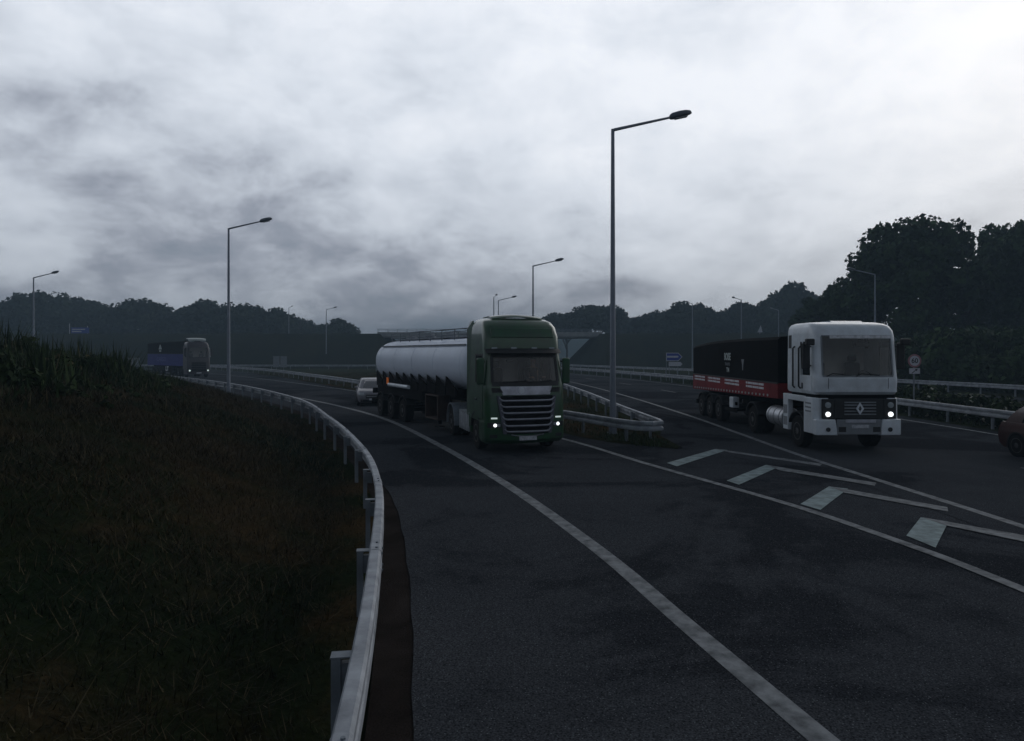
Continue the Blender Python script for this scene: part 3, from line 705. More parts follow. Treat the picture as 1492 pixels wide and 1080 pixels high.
for i in range(17):
    Y = 21.5 + i*1.75 + random.uniform(-0.3, 0.3)
    for row in (0, 1):
        if row and i % 3 == 0: continue
        p = sh[n % 2]; o = p if n < 2 else copy_tree(p); n += 1
        X = (20.1, 21.3)[row] + random.uniform(-0.25, 0.25) - max(0, (Y-36)*0.05)
        o.location = (X, Y + row*0.8, -0.03); s = random.uniform(0.8, 1.12); o.scale = (s, s, s*random.uniform(0.85, 1.1)); o.rotation_euler = (0, 0, random.uniform(0, 6.28))
        tag(o, 'low leafy green shrub in the median planting between two guard rails', 'shrub', 'median shrubs')
big = make_shrub(4.2, 7.5, 26, 150, 0.36, 43, M_leaf)
SP = [(41,46),(44,58),(47,66),(46.5,38),(52,50),(55,60),(50,72),(58,70),(62,58),(40,75),(44,84),(36,92),(49,92),(60,82),(56,42),(35.5,58),(38,63),(37.5,54),(41,59),(44,63),(39,50),(42,52),(39.5,69),(43,71),(46,77),(50,56),(54,65),(57,74),(64,70),(38.5,44),(41.5,40)]
for i, (x, y) in enumerate(SP):
    o = big if i == 0 else copy_tree(big); s = random.uniform(0.85, 1.35)
    o.location = (x, y, float(ground_h(x, y)) - 0.1); o.scale = (s, s, s*random.uniform(0.8, 1.1)); o.rotation_euler = (0, 0, random.uniform(0, 6.28))
    tag(o, 'large dark bush in the undergrowth below the roadside trees at right', 'bush', 'undergrowth below the right trees')
    o.name = 'bush' if i == 0 else 'bush.%03d' % i

# ------------------------------------------------------------------ signs
def text_mesh(body, size, m, name='lettering', extrude=0.002, bold=0.0):
    cu = bpy.data.curves.new('txt', 'FONT'); cu.body = body; cu.size = size; cu.align_x = 'CENTER'; cu.align_y = 'CENTER'; cu.extrude = extrude; cu.offset = bold
    cu.materials.append(m)
    t = bpy.data.objects.new('txt', cu); COL.objects.link(t)
    dg = bpy.context.evaluated_depsgraph_get(); me = bpy.data.meshes.new_from_object(t.evaluated_get(dg)); me.name = name
    if not me.materials: me.materials.append(m)
    bpy.data.objects.remove(t); return me
FRONT = Matrix(((1,0,0),(0,0,-1),(0,1,0)))                # text facing -Y
LSIDE = Matrix(((0,0,-1),(-1,0,0),(0,1,0)))               # text facing -X, reading towards -Y
def put_text(body, size, loc, rot, m, parent, name='lettering', bold=0.0, sx=1.0):
    o = link(name, text_mesh(body, size, m, name, bold=bold), parent)
    o.matrix_local = Matrix.Translation(loc) @ rot.to_4x4() @ Matrix.Diagonal((sx, 1, 1, 1)); return o

s = empty('speed_sign', (19.55, 33.0, 0)); tag(s, 'round 60 speed limit sign above a white arrow plate, behind the median shrubs', 'road sign')
mb = MB(); mb.cyl((0,0.05,-0.2), (0,0.05,2.86), 0.035, n=10); mb.build('post', M_post, s, smooth=40)
mb = MB(); mb.cyl((0,0.0,2.57), (0,-0.012,2.57), 0.325, n=32); q = mb.build('disc', M_sign_red, s, smooth=40)
mb = MB(); mb.cyl((0,-0.0125,2.57), (0,-0.016,2.57), 0.245, n=32); mb.build('face', M_sign_white, q, smooth=40)
put_text('60', 0.33, (0,-0.019,2.565), FRONT, M_sign_black, q, bold=0.006)
mb = MB(); mb.b2(-0.26, 0.26, -0.012, 0.0, 1.94, 2.21); q = mb.build('plate', M_sign_white, s, bevel=0.004)
mb = MB(); mb.prism([(-0.15,-0.013,1.975),(-0.12,-0.013,1.955),(0.06,-0.013,2.105),(0.10,-0.013,2.06),(0.15,-0.013,2.185),(0.0,-0.013,2.17),(0.035,-0.013,2.13)][::1], (0,-0.003,0)); mb.build('arrow', M_sign_black, q)

s = empty('direction_sign', (16.9, 71.0, 0)); tag(s, 'blue arrow shaped direction sign on two posts beside the far guard rail', 'road sign')
for x in (-0.75, -0.45, 0.45):
    mb = MB(); mb.cyl((x,0.06,-0.2), (x,0.06,2.9 if x != -0.45 else 1.9), 0.035, n=8); mb.build('post', M_post, s, smooth=40)
def arrow(x0, x1, z0, z1, y): zc = (z0+z1)/2; h = (z1-z0)/2; return [(x0,y,z0),(x1-h,y,z0),(x1,y,zc),(x1-h,y,z1),(x0,y,z1)]
mb = MB(); mb.prism(arrow(-0.8, 0.92, 2.05, 2.92, 0), (0,0.02,0)); q = mb.build('arrow_panel', M_sign_white, s)
mb = MB(); mb.prism(arrow(-0.73, 0.82, 2.12, 2.85, -0.004), (0,0.003,0)); mb.build('blue_field', M_sign_blue, q)
mb = MB(); mb.prism(arrow(-0.70, 0.52, 2.41, 2.60, -0.008), (0,0.003,0)); mb.build('white_arrow', M_sign_white, q)
mb = MB(); mb.prism(arrow(-0.52, 0.92, 1.52, 1.96, 0), (0,0.02,0)); mb.build('arrow_panel', M_sign_white, s)

s = empty('gantry_sign', (-96.6, 151.5, 6.2)); tag(s, 'small faded blue sign board on top of the left embankment', 'road sign')
for x in (-2.1, 1.9):
    mb = MB(); mb.cyl((x,0.08,0), (x,0.08,2.6 if x > 0 else 3.1), 0.06, n=8); mb.build('post', M_sign_white, s)
mb = MB(); mb.b2(-1.7, 2.3, 0, 0.05, 0.95, 2.25); q = mb.build('panel', M_sign_blue, s, bevel=0.02)
mb = MB(); mb.b2(-1.5, 1.4, -0.012, -0.003, 1.72, 1.95); mb.b2(-1.5, 0.6, -0.012, -0.003, 1.25, 1.48); mb.build('stripe', M_sign_white, q)
def back_sign(x, y, w, z0, z1, lab, n=2):
    s = empty('road_sign', (x, y, 0)); tag(s, lab, 'road sign')
    for k in range(n):
        cx = (k - (n-1)/2)*w*1.15
        mb = MB(); mb.cyl((cx,0.05,-0.2), (cx,0.05,z1), 0.035, n=8); mb.build('post', M_post, s)
        mb = MB(); mb.b2(cx-w/2, cx+w/2, 0, 0.02, z0, z1); mb.build('panel', M_sign_back, s, bevel=0.006)
back_sign(-36.2, 106, 1.0, 0.6, 2.35, 'pair of narrow grey sign plates standing by the far guard rail, between lamp posts')
back_sign(-58.5, 105, 0.9, 0.75, 2.1, 'pair of pale sign plates left of the purple lorry', 2)
back_sign(-19.2, 98, 0.9, 0.2, 2.2, 'single grey sign plate just left of the tank rear end', 1)
s = empty('marker_post', (49.8, 136.5, 6.65)); tag(s, 'small white triangular marker on the right embankment crest above the tipper', 'marker')
mb = MB(); mb.cyl((0,0,-0.3), (0,0,0.35), 0.05, n=8); mb.build('post', M_sign_white, s)
mb = MB(); mb.prism([(-0.5,-0.06,0.3),(0.5,-0.06,0.3),(0.15,-0.06,1.7)], (0,-0.04,0)); mb.build('board', M_sign_white, s)
# ------------------------------------------------------------------ vehicle shells (front faces -Y, origin on the ground under the front bumper)
class Shell:
    def __init__(s, levels): s.L = sorted(levels)
    def at(s, z):
        L = s.L
        if z <= L[0][0]: return L[0][1:]
        for a, b in zip(L, L[1:]):
            if z <= b[0]:
                t = (z-a[0])/(b[0]-a[0]); return tuple(p*(1-t)+q*t for p, q in zip(a[1:], b[1:]))
        return L[-1][1:]
    def F(s, x, z):
        yf, yb, w, r, b = s.at(z); ax = abs(x)
        if ax <= w-r: return yf + b*(ax/(w-r))**2
        return yf + b + r - math.sqrt(max(0, r*r - min(r, ax-(w-r))**2))
    def fpt(s, f, z):
        yf, yb, w, r, b = s.at(z); return (f*(w-r), yf + b*f*f, z)
    def spt(s, sg, t, z):
        yf, yb, w, r, b = s.at(z); y0 = yf+b+r; return (sg*w, y0 + t*(yb-y0), z)
    def section(s, z, fs, ts, nc=5):
        yf, yb, w, r, b = s.at(z); cy = yf+b+r
        left = [s.spt(-1, t, z) for t in ts[::-1]]
        cl = [(-(w-r) - r*math.cos(R(90*k/nc)), cy - r*math.sin(R(90*k/nc)), z) for k in range(1, nc)]
        front = [s.fpt(f, z) for f in fs]
        cr = [(-x, y, zz) for x, y, zz in cl[::-1]]
        right = [s.spt(1, t, z) for t in ts]
        return left + cl + front + cr + right
    def mesh(s, mb, zs, fs, ts, holes=(), nc=5, top=True, bottom=True):
        """holes: ('F', f0, f1, z0, z1) or ('S', t0, t1, z0, z1)"""
        rows = [s.section(z, fs, ts, nc) for z in zs]; nT, nF = len(ts), len(fs); n = len(rows[0])
        vs = [p for r_ in rows for p in r_]; fcs = []
        for i in range(len(zs)-1):
            zc = (zs[i]+zs[i+1])/2
            for j in range(n-1):
                skip = False
                kind = None
                if j < nT-1: kind = 'S'; v = (ts[nT-1-j] + ts[nT-2-j])/2
                elif j >= n-nT: kind = 'S'; q = j-(n-nT); v = (ts[q]+ts[q+1])/2
                else:
                    q = j - (nT + nc-1)
                    if 0 <= q < nF-1: kind = 'F'; v = (fs[q]+fs[q+1])/2
                for h in holes:
                    if h[0] == kind and h[1] < v < h[2] and h[3] < zc < h[4]: skip = True
                if not skip: fcs.append((i*n+j, i*n+j+1, (i+1)*n+j+1, (i+1)*n+j))
            fcs.append((i*n+n-1, i*n, (i+1)*n, (i+1)*n+n-1))
        if bottom: fcs.append(tuple(range(n))[::-1])
        if top: fcs.append(tuple((len(zs)-1)*n + k for k in range(n)))
        return mb.add(vs, fcs)
    def front(s, mb, edges, z0, z1, off=0.012, thick=0.03, nx=14, nz=6):
        """raised patch on the front; edges(z) -> (x0, x1)"""
        P = []
        for z in np.linspace(z0, z1, nz):
            x0, x1 = edges(z) if callable(edges) else edges
            P.append([(x, s.F(x, z) - off, z) for x in np.linspace(x0, x1, nx)])
        return mb.slab(P, (0, thick, 0))
    def frontf(s, mb, f0, f1, z0, z1, off=-0.02, thick=0.008, nx=14, nz=6):
        P = []
        for z in np.linspace(z0, z1, nz):
            P.append([(lambda p: (p[0], p[1]-off, p[2]))(s.fpt(f, z)) for f in np.linspace(f0, f1, nx)])
        return mb.slab(P, (0, thick, 0))
    def side(s, mb, sg, edges, z0, z1, off=0.01, thick=0.03, ny=6, nz=6, t=False):
        P = []
        for z in np.linspace(z0, z1, nz):
            y0, y1 = edges(z) if callable(edges) else edges
            row = []
            for q in np.linspace(y0, y1, ny):
                p = s.spt(sg, q, z) if t else (sg*s.at(z)[2], q, z)
                row.append((p[0] + sg*off, p[1], p[2]))
            P.append(row)
        return mb.slab(P, (-sg*thick, 0, 0))

WHEELS = {}
def wheel(parent, x, y, r=0.5, w=0.3, sg=-1, name='wheel', rimr=0.56):
    """sg: outward direction on x"""
    key = (r, w, sg, rimr)
    if key not in WHEELS:
        mb = MB(); h = w/2
        mb.lathe([(-h, r*rimr), (-h*0.98, r*0.80), (-h*0.92, r*0.93), (-h*0.70, r*0.99), (-h*0.45, r), (-h*0.42, r*0.975), (-h*0.34, r*0.975), (-h*0.31, r), (h*0.31, r), (h*0.34, r*0.975), (h*0.42, r*0.975), (h*0.45, r), (h*0.70, r*0.99), (h*0.92, r*0.93), (h*0.98, r*0.80), (h, r*rimr)], (0,0,0), (1,0,0), 32)
        a = mb.mesh('wheel', M_rubber, 40)
        mb = MB(); o = sg*h
        mb.lathe([(o*0.4, r*rimr*0.98), (o*1.005, r*rimr*0.98), (o*1.02, r*rimr*0.9), (o*0.75, r*rimr*0.84), (o*0.70, r*rimr*0.5), (o*0.98, r*rimr*0.42), (o*1.03, r*rimr*0.2), (o*1.0, r*0.02)], (0,0,0), (1,0,0), 24)
        for k in range(10):
            q = 2*math.pi*k/10; c = (0, r*rimr*0.34*math.cos(q), r*rimr*0.34*math.sin(q)); mb.cyl((o*0.95, c[1], c[2]), (o*1.09, c[1], c[2]), r*0.025, n=6)
        WHEELS[key] = (a, mb.mesh('rim', M_rim, 40))
    a, b = WHEELS[key]
    o = link(name, a, parent); o.location = (x, y, r); q = link('rim', b, o); return o

def arc_guard(mb, x0, x1, y, z, r, a0, a1, n=12, th=0.03):
    P = []
    for k in range(n+1):
        q = R(a0 + (a1-a0)*k/n); P.append((y + r*math.cos(q), z + r*math.sin(q)))
    rows = [[(x0, a, b) for a, b in P], [(x1, a, b) for a, b in P]]
    P2 = [(y + (r+th)*math.cos(R(a0+(a1-a0)*k/n)), z + (r+th)*math.sin(R(a0+(a1-a0)*k/n))) for k in range(n+1)]
    r2 = [[(x0, a, b) for a, b in P2], [(x1, a, b) for a, b in P2]]
    nn = n+1; vs = rows[0]+rows[1]+r2[0]+r2[1]; fs = []
    for k in range(n):
        fs += [(k, k+1, nn+k+1, nn+k), (2*nn+k, 3*nn+k, 3*nn+k+1, 2*nn+k+1), (k, 2*nn+k, 2*nn+k+1, k+1), (nn+k, nn+k+1, 3*nn+k+1, 3*nn+k)]
    for k in (0, n): fs.append((k, nn+k, 3*nn+k, 2*nn+k))
    mb.add(vs, fs)

def cab_inside(root, y0, y1, w, zf, z_wheel=True, curtains=True):
    """trim behind the windscreen: rear wall, floor, dash, seats, steering wheel (all parts of the lorry)"""
    mb = MB(); mb.b2(-w+0.06, w-0.06, y1-0.12, y1-0.06, zf-0.45, zf+1.15); mb.b2(-w+0.06, w-0.06, y0+0.1, y1-0.13, zf-0.5, zf-0.46); mb.build('cab_interior', M_beige, root)
    mb = MB(); mb.b2(-w+0.12, w-0.12, y0+0.28, y0+0.62, zf-0.35, zf-0.02); mb.build('dashboard', M_black, root, bevel=0.04)
    for x in (-0.55, 0.58):
        mb = MB(); mb.b2(x-0.25, x+0.25, y0+0.95, y0+1.40, zf-0.42, zf-0.18); mb.b2(x-0.24, x+0.24, y0+1.41, y0+1.55, zf-0.40, zf+0.42); mb.b2(x-0.14, x+0.14, y0+1.43, y0+1.53, zf+0.43, zf+0.66); mb.build('seat', M_seat, root, bevel=0.05)
    mb = MB(); pts = [(0.58 + 0.22*math.cos(2*math.pi*k/16), y0+0.72 + 0.11*math.sin(2*math.pi*k/16), zf-0.02 + 0.19*math.sin(2*math.pi*k/16)) for k in range(17)]
    mb.tube(pts, 0.016, 6); mb.tube([(0.58, y0+0.72, zf-0.02), (0.58, y0+0.56, zf-0.1)], 0.03, 6); mb.tube([pts[0], pts[8]], 0.012, 5); mb.build('steering_wheel', M_black, root, smooth=50)
    if curtains:
        for sg in (-1, 1):
            mb = MB(); P = []
            for z in np.linspace(zf-0.02, zf+0.88, 4): P.append([(sg*(w-0.16-0.05*math.sin(k*2.2)), y0+0.30+0.06*k + 0.0*z, z) for k in range(7)])
            mb.slab(P, (-sg*0.012, 0, 0)); mb.build('curtain', M_curtain, root, smooth=60)

def driver(root_loc, rz, seat, label):
    """seated person; skeleton grown with a Skin modifier, hands with five fingers on the wheel"""
    def skin(name, J, E, m, parent, sub=1):
        bm = bmesh.new(); vs = [bm.verts.new(p[:3]) for p in J]
        for a, b in E: bm.edges.new((vs[a], vs[b]))
        me = bpy.data.meshes.new(name); bm.to_mesh(me); bm.free(); me.materials.append(m)
        o = link(name, me, parent); o.modifiers.new('skin', 'SKIN').use_smooth_shade = True
        for k, p in enumerate(J):
            r = p[3] if len(p) == 4 else p[3:]; me.skin_vertices[0].data[k].radius = (r, r) if not isinstance(r, tuple) else r
        me.skin_vertices[0].data[0].use_root = True
        if sub: o.modifiers.new('sub', 'SUBSURF').levels = sub; o.modifiers['sub'].render_levels = sub
        return o
    x, y, z = seat
    J = [(x,y,z,0.15),(x,y+0.02,z+0.22,0.15),(x,y+0.02,z+0.42,0.17),(x,y,z+0.54,0.07),(x,y-0.02,z+0.62,0.065),(x,y-0.04,z+0.70,0.098),(x,y-0.035,z+0.79,0.095),(x,y-0.02,z+0.85,0.06),(x,y-0.145,z+0.705,0.022)]
    E = [(0,1),(1,2),(2,3),(3,4),(4,5),(5,6),(6,7),(5,8)]
    for sg in (-1, 1):
        b = len(J); J += [(x+sg*0.19,y,z+0.46,0.065),(x+sg*0.25,y-0.16,z+0.24,0.05),(x+sg*0.20,y-0.40,z+0.22,0.036),(x+sg*0.19,y-0.47,z+0.235,0.035)]
        E += [(2,b),(b,b+1),(b+1,b+2),(b+2,b+3)]
        for k in range(4):
            f = len(J); dx = sg*(0.03 - 0.02*k); J += [(x+sg*0.19+dx,y-0.54,z+0.255-0.003*k,0.010),(x+sg*0.19+dx,y-0.575,z+0.235-0.004*k,0.009),(x+sg*0.19+dx,y-0.57,z+0.205-0.003*k,0.008)]; E += [(b+3,f),(f,f+1),(f+1,f+2)]
        f = len(J); J += [(x+sg*0.145,y-0.50,z+0.22,0.011),(x+sg*0.14,y-0.54,z+0.205,0.009)]; E += [(b+3,f),(f,f+1)]
        b = len(J); J += [(x+sg*0.10,y-0.05,z-0.02,0.09),(x+sg*0.14,y-0.42,z-0.02,0.07),(x+sg*0.13,y-0.56,z-0.36,0.05)]; E += [(0,b),(b,b+1),(b+1,b+2)]
    p = skin('person', J, E, M_skin, None); p.location = root_loc; p.rotation_euler = (0, 0, rz)
    tag(p, label, 'person')
    J = [(x,y+0.005,z-0.02,0.17),(x,y+0.02,z+0.22,0.175),(x,y+0.02,z+0.42,0.185),(x,y+0.01,z+0.51,0.085)]; E = [(0,1),(1,2),(2,3)]
    for sg in (-1, 1):
        b = len(J); J += [(x+sg*0.19,y,z+0.46,0.085),(x+sg*0.25,y-0.16,z+0.24,0.07),(x+sg*0.205,y-0.38,z+0.22,0.052)]; E += [(2,b),(b,b+1),(b+1,b+2)]
    skin('jacket', J, E, M_cloth, p)
    mb = MB(); rows = []
    for i in range(7):
        a = R(90*i/6); rr = 0.112*math.cos(a); zz = 0.115*math.sin(a)
        rows.append([(x + rr*math.cos(q), y-0.02 + rr*1.08*math.sin(q), z+0.775+zz) for q in np.linspace(0, 2*math.pi, 14, endpoint=False)])
    mb.grid(rows, closed=True); mb.build('hair', M_hair, p, smooth=60)
    mb = MB()
    for sg in (-1, 1): mb.lathe([(-0.012, 0.004), (0, 0.013), (0.008, 0.004)], (x+sg*0.035, y-0.128, z+0.735), (0,1,0), 8)
    mb.b2(x-0.03, x+0.03, y-0.132, y-0.118, z+0.655, z+0.664); mb.build('facial_features', M_hair, p)
    return p

def chassis(root, length, z=0.9):
    mb = MB()
    for x in (-0.42, 0.42): mb.b2(x-0.05, x+0.05, 1.0, length, z-0.14, z+0.14)
    for y in np.arange(1.3, length, 1.1): mb.b2(-0.37, 0.37, y, y+0.1, z-0.1, z+0.1)
    mb.build('chassis', M_chassis, root)
def axle(root, y, r=0.5):
    mb = MB(); mb.cyl((-0.95, y, r), (0.95, y, r), 0.075, n=10); mb.build('axle', M_chassis, root, smooth=40)

def mirror_set(root, sg, x, y, zc, m, h=0.62, arm=0.10):
    mb = MB(); mb.box((x+sg*(arm+0.12), y, zc), (0.24, 0.12, h)); q = mb.build('mirror', m, root, bevel=0.05)
    mb = MB(); mb.box((x+sg*(arm+0.12), y+0.066, zc), (0.19, 0.012, h*0.86)); mb.build('mirror_glass', M_mirror, q, bevel=0.005)
    mb = MB(); mb.tube([(x-sg*0.02, y+0.08, zc+h*0.36), (x+sg*(arm+0.02), y, zc+h*0.36)], 0.022, 6); mb.tube([(x-sg*0.02, y+0.08, zc-h*0.36), (x+sg*(arm+0.02), y, zc-h*0.36)], 0.022, 6); mb.build('mirror_arm', M_black, q)

# ------------------------------------------------------------------ green tractor unit
def green_tractor(loc, rz):
    t = empty('lorry_cab', loc, rz); tag(t, 'green high roofed lorry tractor with silver barred grille pulling the white tank trailer', 'lorry')
    S = Shell([(0.92,0.05,2.15,1.235,0.22,0.09),(1.75,0.09,2.15,1.235,0.22,0.09),(2.02,0.13,2.15,1.235,0.20,0.09),(2.06,0.15,2.15,1.23,0.20,0.09),(2.93,0.36,2.15,1.20,0.20,0.09),
               (3.02,0.36,2.15,1.20,0.22,0.09),(3.45,0.42,2.15,1.19,0.24,0.09),(3.74,0.55,2.15,1.16,0.28,0.10),(3.90,0.74,2.15,1.11,0.32,0.10),(3.99,0.98,2.15,1.02,0.36,0.10),(4.03,1.2,2.12,0.92,0.4,0.10)])
    zs = [0.92,1.3,1.75,2.02,2.08,2.3,2.6,2.88,2.95,3.02,3.2,3.45,3.6,3.74,3.83,3.90,3.95,3.99,4.03]
    fs = [-1,-0.96,-0.7,-0.35,0,0.35,0.7,0.96,1]; ts = [0,0.06,0.3,0.56,0.62,0.8,1]
    mb = MB(); S.mesh(mb, zs, fs, ts, holes=[('F',-0.96,0.96,2.08,2.88),('S',0.06,0.56,2.08,2.88)])
    cab = mb.build('cab', M_green, t, smooth=38)
    # window frames, glass
    mb = MB(); S.frontf(mb, -0.97, 0.97, 2.05, 2.91, 0.004, 0.01, 18, 6); g = mb.build('windscreen', M_glass, cab, smooth=60)
    mb = MB()
    S.frontf(mb, -1.0, 1.0, 1.985, 2.12, 0.012, 0.03, 18, 3); S.frontf(mb, -1.0, 1.0, 2.82, 2.94, 0.010, 0.03, 18, 2)
    for sg in (-1, 1): S.frontf(mb, sg*0.95, sg*1.03, 2.09, 2.87, 0.010, 0.03, 3, 4)
    mb.build('windscreen_frame', M_black, g, smooth=50)
    for sg in (-1, 1):
        mb = MB(); S.side(mb, sg, (0.05, 0.57), 2.07, 2.89, -0.012, 0.006, 5, 4, t=True); mb.build('side_window', M_glass_dk, cab)
        mb = MB()
        for a, b in ((0.0, 0.07), (0.55, 0.60)): S.side(mb, sg, (a, b), 2.02, 2.92, 0.006, 0.03, 3, 4, t=True)
        S.side(mb, sg, (0.0, 0.60), 2.885, 2.93, 0.007, 0.03, 5, 2, t=True); mb.build('window_frame', M_black, cab)
        mb = MB(); S.side(mb, sg, lambda z: (0.50, 1.42), 1.0, 2.03, 0.014, 0.03, 6, 5); d = mb.build('door', M_green, cab, bevel=0.008)
        mb = MB(); mb.box((sg*1.268, 1.28, 1.55), (0.03, 0.2, 0.05)); mb.build('handle', M_black, d, bevel=0.008)
        mb = MB(); S.side(mb, sg, lambda z: (0.36, 1.45), 2.00, 2.05, 0.022, 0.03, 6, 2); mb.build('waist_moulding', M_green, cab)
        # rear side deflector
        mb = MB(); mb.prism([(sg*1.20,2.16,0.95),(sg*1.20,2.72,0.95),(sg*1.20,2.72,3.72),(sg*1.14,2.50,3.98),(sg*1.14,2.16,3.98)], (-sg*0.04,0,0)); mb.build('side_deflector', M_green, t, bevel=0.01)
        mirror_set(t, sg, sg*1.22, 0.38, 2.42, M_green, 0.78, 0.0)
        # front wing, step
        mb = MB(); arc_guard(mb, sg*0.86, sg*1.245, 1.42, 0.5, 0.62, 15, 165, 14, 0.05); mb.build('mudguard', M_black, t, smooth=40)
        mb = MB(); mb.b2(sg*1.02, sg*1.24, 0.50, 0.80, 0.36, 0.90); mb.build('step_panel', M_green, t, bevel=0.03)
        mb = MB(); mb.b2(sg*1.03, sg*1.24, 2.03, 2.16, 0.45, 1.0); mb.b2(sg*1.03, sg*1.24, 2.165, 2.30, 0.6, 1.05); mb.build('rear_step', M_green, t, bevel=0.02)
    # roof: sun visor, spoiler, marker lamps
    mb = MB(); P = []
    for k, (dz, dy) in enumerate([(0.0,-0.20),(0.09,-0.10),(0.15,0.02)]): P.append([(x, S.F(x, 2.95+dz)+dy, 2.95+dz) for x in np.linspace(-1.17, 1.17, 15)])
    mb.slab(P, (0, 0.03, -0.005)); v = mb.build('sun_visor', M_black, t, smooth=50)
    mb = MB(); S.front(mb, (-0.98, 0.98), 3.42, 3.70, 0.03, 0.04, 14, 4); mb.build('roof_panel', M_green, cab, bevel=0.012)
    for x in (-0.9,-0.32,0.32,0.9):
        mb = MB(); mb.box((x, S.F(x,3.10)-0.004, 3.10), (0.17,0.04,0.05)); mb.build('marker_lamp', M_hl_off, cab, bevel=0.008)
    mb = MB(); P = [[(x, 0.98+0.1*abs(x)+d, 4.035 + 0.06*(1-(x/0.8)**2) + e) for x in np.linspace(-0.8, 0.8, 11)] for d, e in ((0,-0.03),(0.12,0.03),(0.5,0.06),(1.1,0.05))]
    mb.slab(P, (0,0,-0.03)); mb.build('roof_spoiler', M_green, t, smooth=50)
    # front: silver strip, grille, bars, lamps, bumper
    mb = MB(); S.front(mb, lambda z: (-0.74-0.30*(z-1.75), 0.74+0.30*(z-1.75)), 1.72, 1.975, 0.022, 0.03, 16, 3); st = mb.build('front_strip', M_grbar, t, bevel=0.01)
    B = Shell([(0.30,0.16,0.95,1.18,0.22,0.12),(0.42,0.02,0.95,1.235,0.24,0.12),(0.93,0.0,0.95,1.245,0.24,0.12)])
    mb = MB(); B.mesh(mb, [0.30,0.36,0.42,0.6,0.8,0.93], fs, [0,0.5,1]); bumper = mb.build('bumper', M_green, t, smooth=40)
    edge = lambda z: (-0.66-0.16*(z-0.62), 0.66+0.16*(z-0.62))
    G = Shell([(0.58,-0.02,0.9,1.245,0.24,0.12),(0.93,-0.02,0.9,1.245,0.24,0.12),(1.75,0.07,2,1.24,0.22,0.09)])
    mb = MB(); G.front(mb, edge, 0.60, 1.70, 0.010, 0.10, 14, 6); gr = mb.build('grille', M_chassis, t)
    for k, z in enumerate((1.56,1.38,1.20,1.02,0.83,0.66)):
        mb = MB(); a, b = edge(z); a -= 0.05; b += 0.05; P = []
        for zz, o in ((-0.028,0.03),(0.0,0.055),(0.028,0.03)):
            P.append([(x, G.F(x, z+zz) - o, z + zz + (0.09*max(0, (abs(x)/b-0.86)/0.14)**1.5)) for x in np.linspace(a, b, 22)])
        mb.slab(P, (0, 0.04, 0)); mb.build('grille_bar', M_grbar, gr, smooth=60)
    for sg in (-1, 1):
        mb = MB(); P = []
        for z in np.linspace(0.60, 1.70, 6):
            e = edge(z)[1]; P.append([(sg*(e+q), G.F(e+q, z)-o, z) for q, o in ((-0.02,0.02),(0.03,0.045),(0.085,0.035))])
        mb.slab(P, (0,0.05,0)); mb.build('grille_frame', M_grframe, gr, smooth=50)
        mb = MB(); mb.prism([(sg*0.72,S.F(0.8,1.85)-0.045,1.80),(sg*1.04,S.F(1.04,1.85)-0.03,1.80),(sg*1.06,S.F(1.06,1.94)-0.03,1.93),(sg*0.82,S.F(0.82,1.94)-0.045,1.93)], (0,0.05,0)); mb.build('air_inlet', M_black, st)
        mb = MB(); B.front(mb, (sg*0.80, sg*1.18), 0.78, 0.925, 0.012, 0.03, 10, 4); hl = mb.build('headlight', M_black, t, smooth=50)
        mb = MB(); xx = sg*0.97; mb.lathe([(-0.02,0.02),(-0.012,0.048),(0.02,0.052)], (xx, B.F(xx,0.85)-0.022, 0.85), (0,1,0), 16); mb.build('lens', M_hl, hl, smooth=50)
        mb = MB(); mb.box((sg*0.86, B.F(0.86,0.85)-0.018, 0.85), (0.08, 0.02, 0.09)); mb.build('lens', M_hl_off, hl, bevel=0.01)
        mb = MB(); S.front(mb, (sg*0.90, sg*1.08), 1.03, 1.075, 0.012, 0.02, 6, 2); mb.build('position_lamp', M_hl_soft, t)
        mb = MB(); B.front(mb, (sg*0.90, sg*1.12), 0.48, 0.58, 0.006, 0.02, 6, 3); mb.build('fog_lamp', M_black, bumper)
    mb = MB(); mb.b2(-0.27, 0.27, B.F(0,0.46)-0.03, B.F(0,0.46)-0.012, 0.40, 0.52); mb.build('number_plate', M_plate, t, bevel=0.005)
    mb = MB(); P = [[(x, B.F(x,0.52)-o, 0.555+zz-0.05*(1-(x/0.5)**2)) for x in np.linspace(-0.5,0.5,11)] for zz, o in ((0,0.02),(0.03,0.035))]; mb.slab(P,(0,0.03,0)); mb.build('grille_lip', M_grbar, bumper)
    # badge: bright round emblem with a raised crest, left of centre on the silver strip
    e = S.F(-0.18,1.86)-0.03; mb = MB(); mb.cyl((-0.18,e,1.86),(-0.18,e-0.016,1.86),0.10,n=24); mb.prism([(-0.235,e-0.02,1.80),(-0.13,e-0.02,1.80),(-0.10,e-0.02,1.90),(-0.15,e-0.02,1.93),(-0.18,e-0.02,1.88),(-0.23,e-0.02,1.93),(-0.255,e-0.02,1.86)],(0,-0.01,0)); mb.build('badge', M_badge, st)
    # wipers and interior mirror
    mb = MB()
    for x0, x1 in ((-0.75,0.0),(0.05,0.8)): mb.tube([(x0, S.F(x0,2.09)-0.04, 2.09), (x1, S.F(x1,2.13)-0.03, 2.14)], 0.014, 5)
    mb.build('wiper', M_black, t)
    mb = MB(); mb.box((-0.38, 0.42, 2.76), (0.34, 0.09, 0.10), Matrix.Rotation(R(-14), 3, 'Y')); mb.tube([(-0.3,0.40,2.80),(-0.25,0.42,2.93)],0.015,5); mb.build('camera_box', M_black, t, bevel=0.02)
    cab_inside(t, 0.14, 2.15, 1.2, 2.05)
    mb = MB(); mb.b2(0.22, 0.95, 1.62, 1.72, 1.7, 2.9); mb.build('bunk_wall', M_walldark, t)
    chassis(t, 6.0)
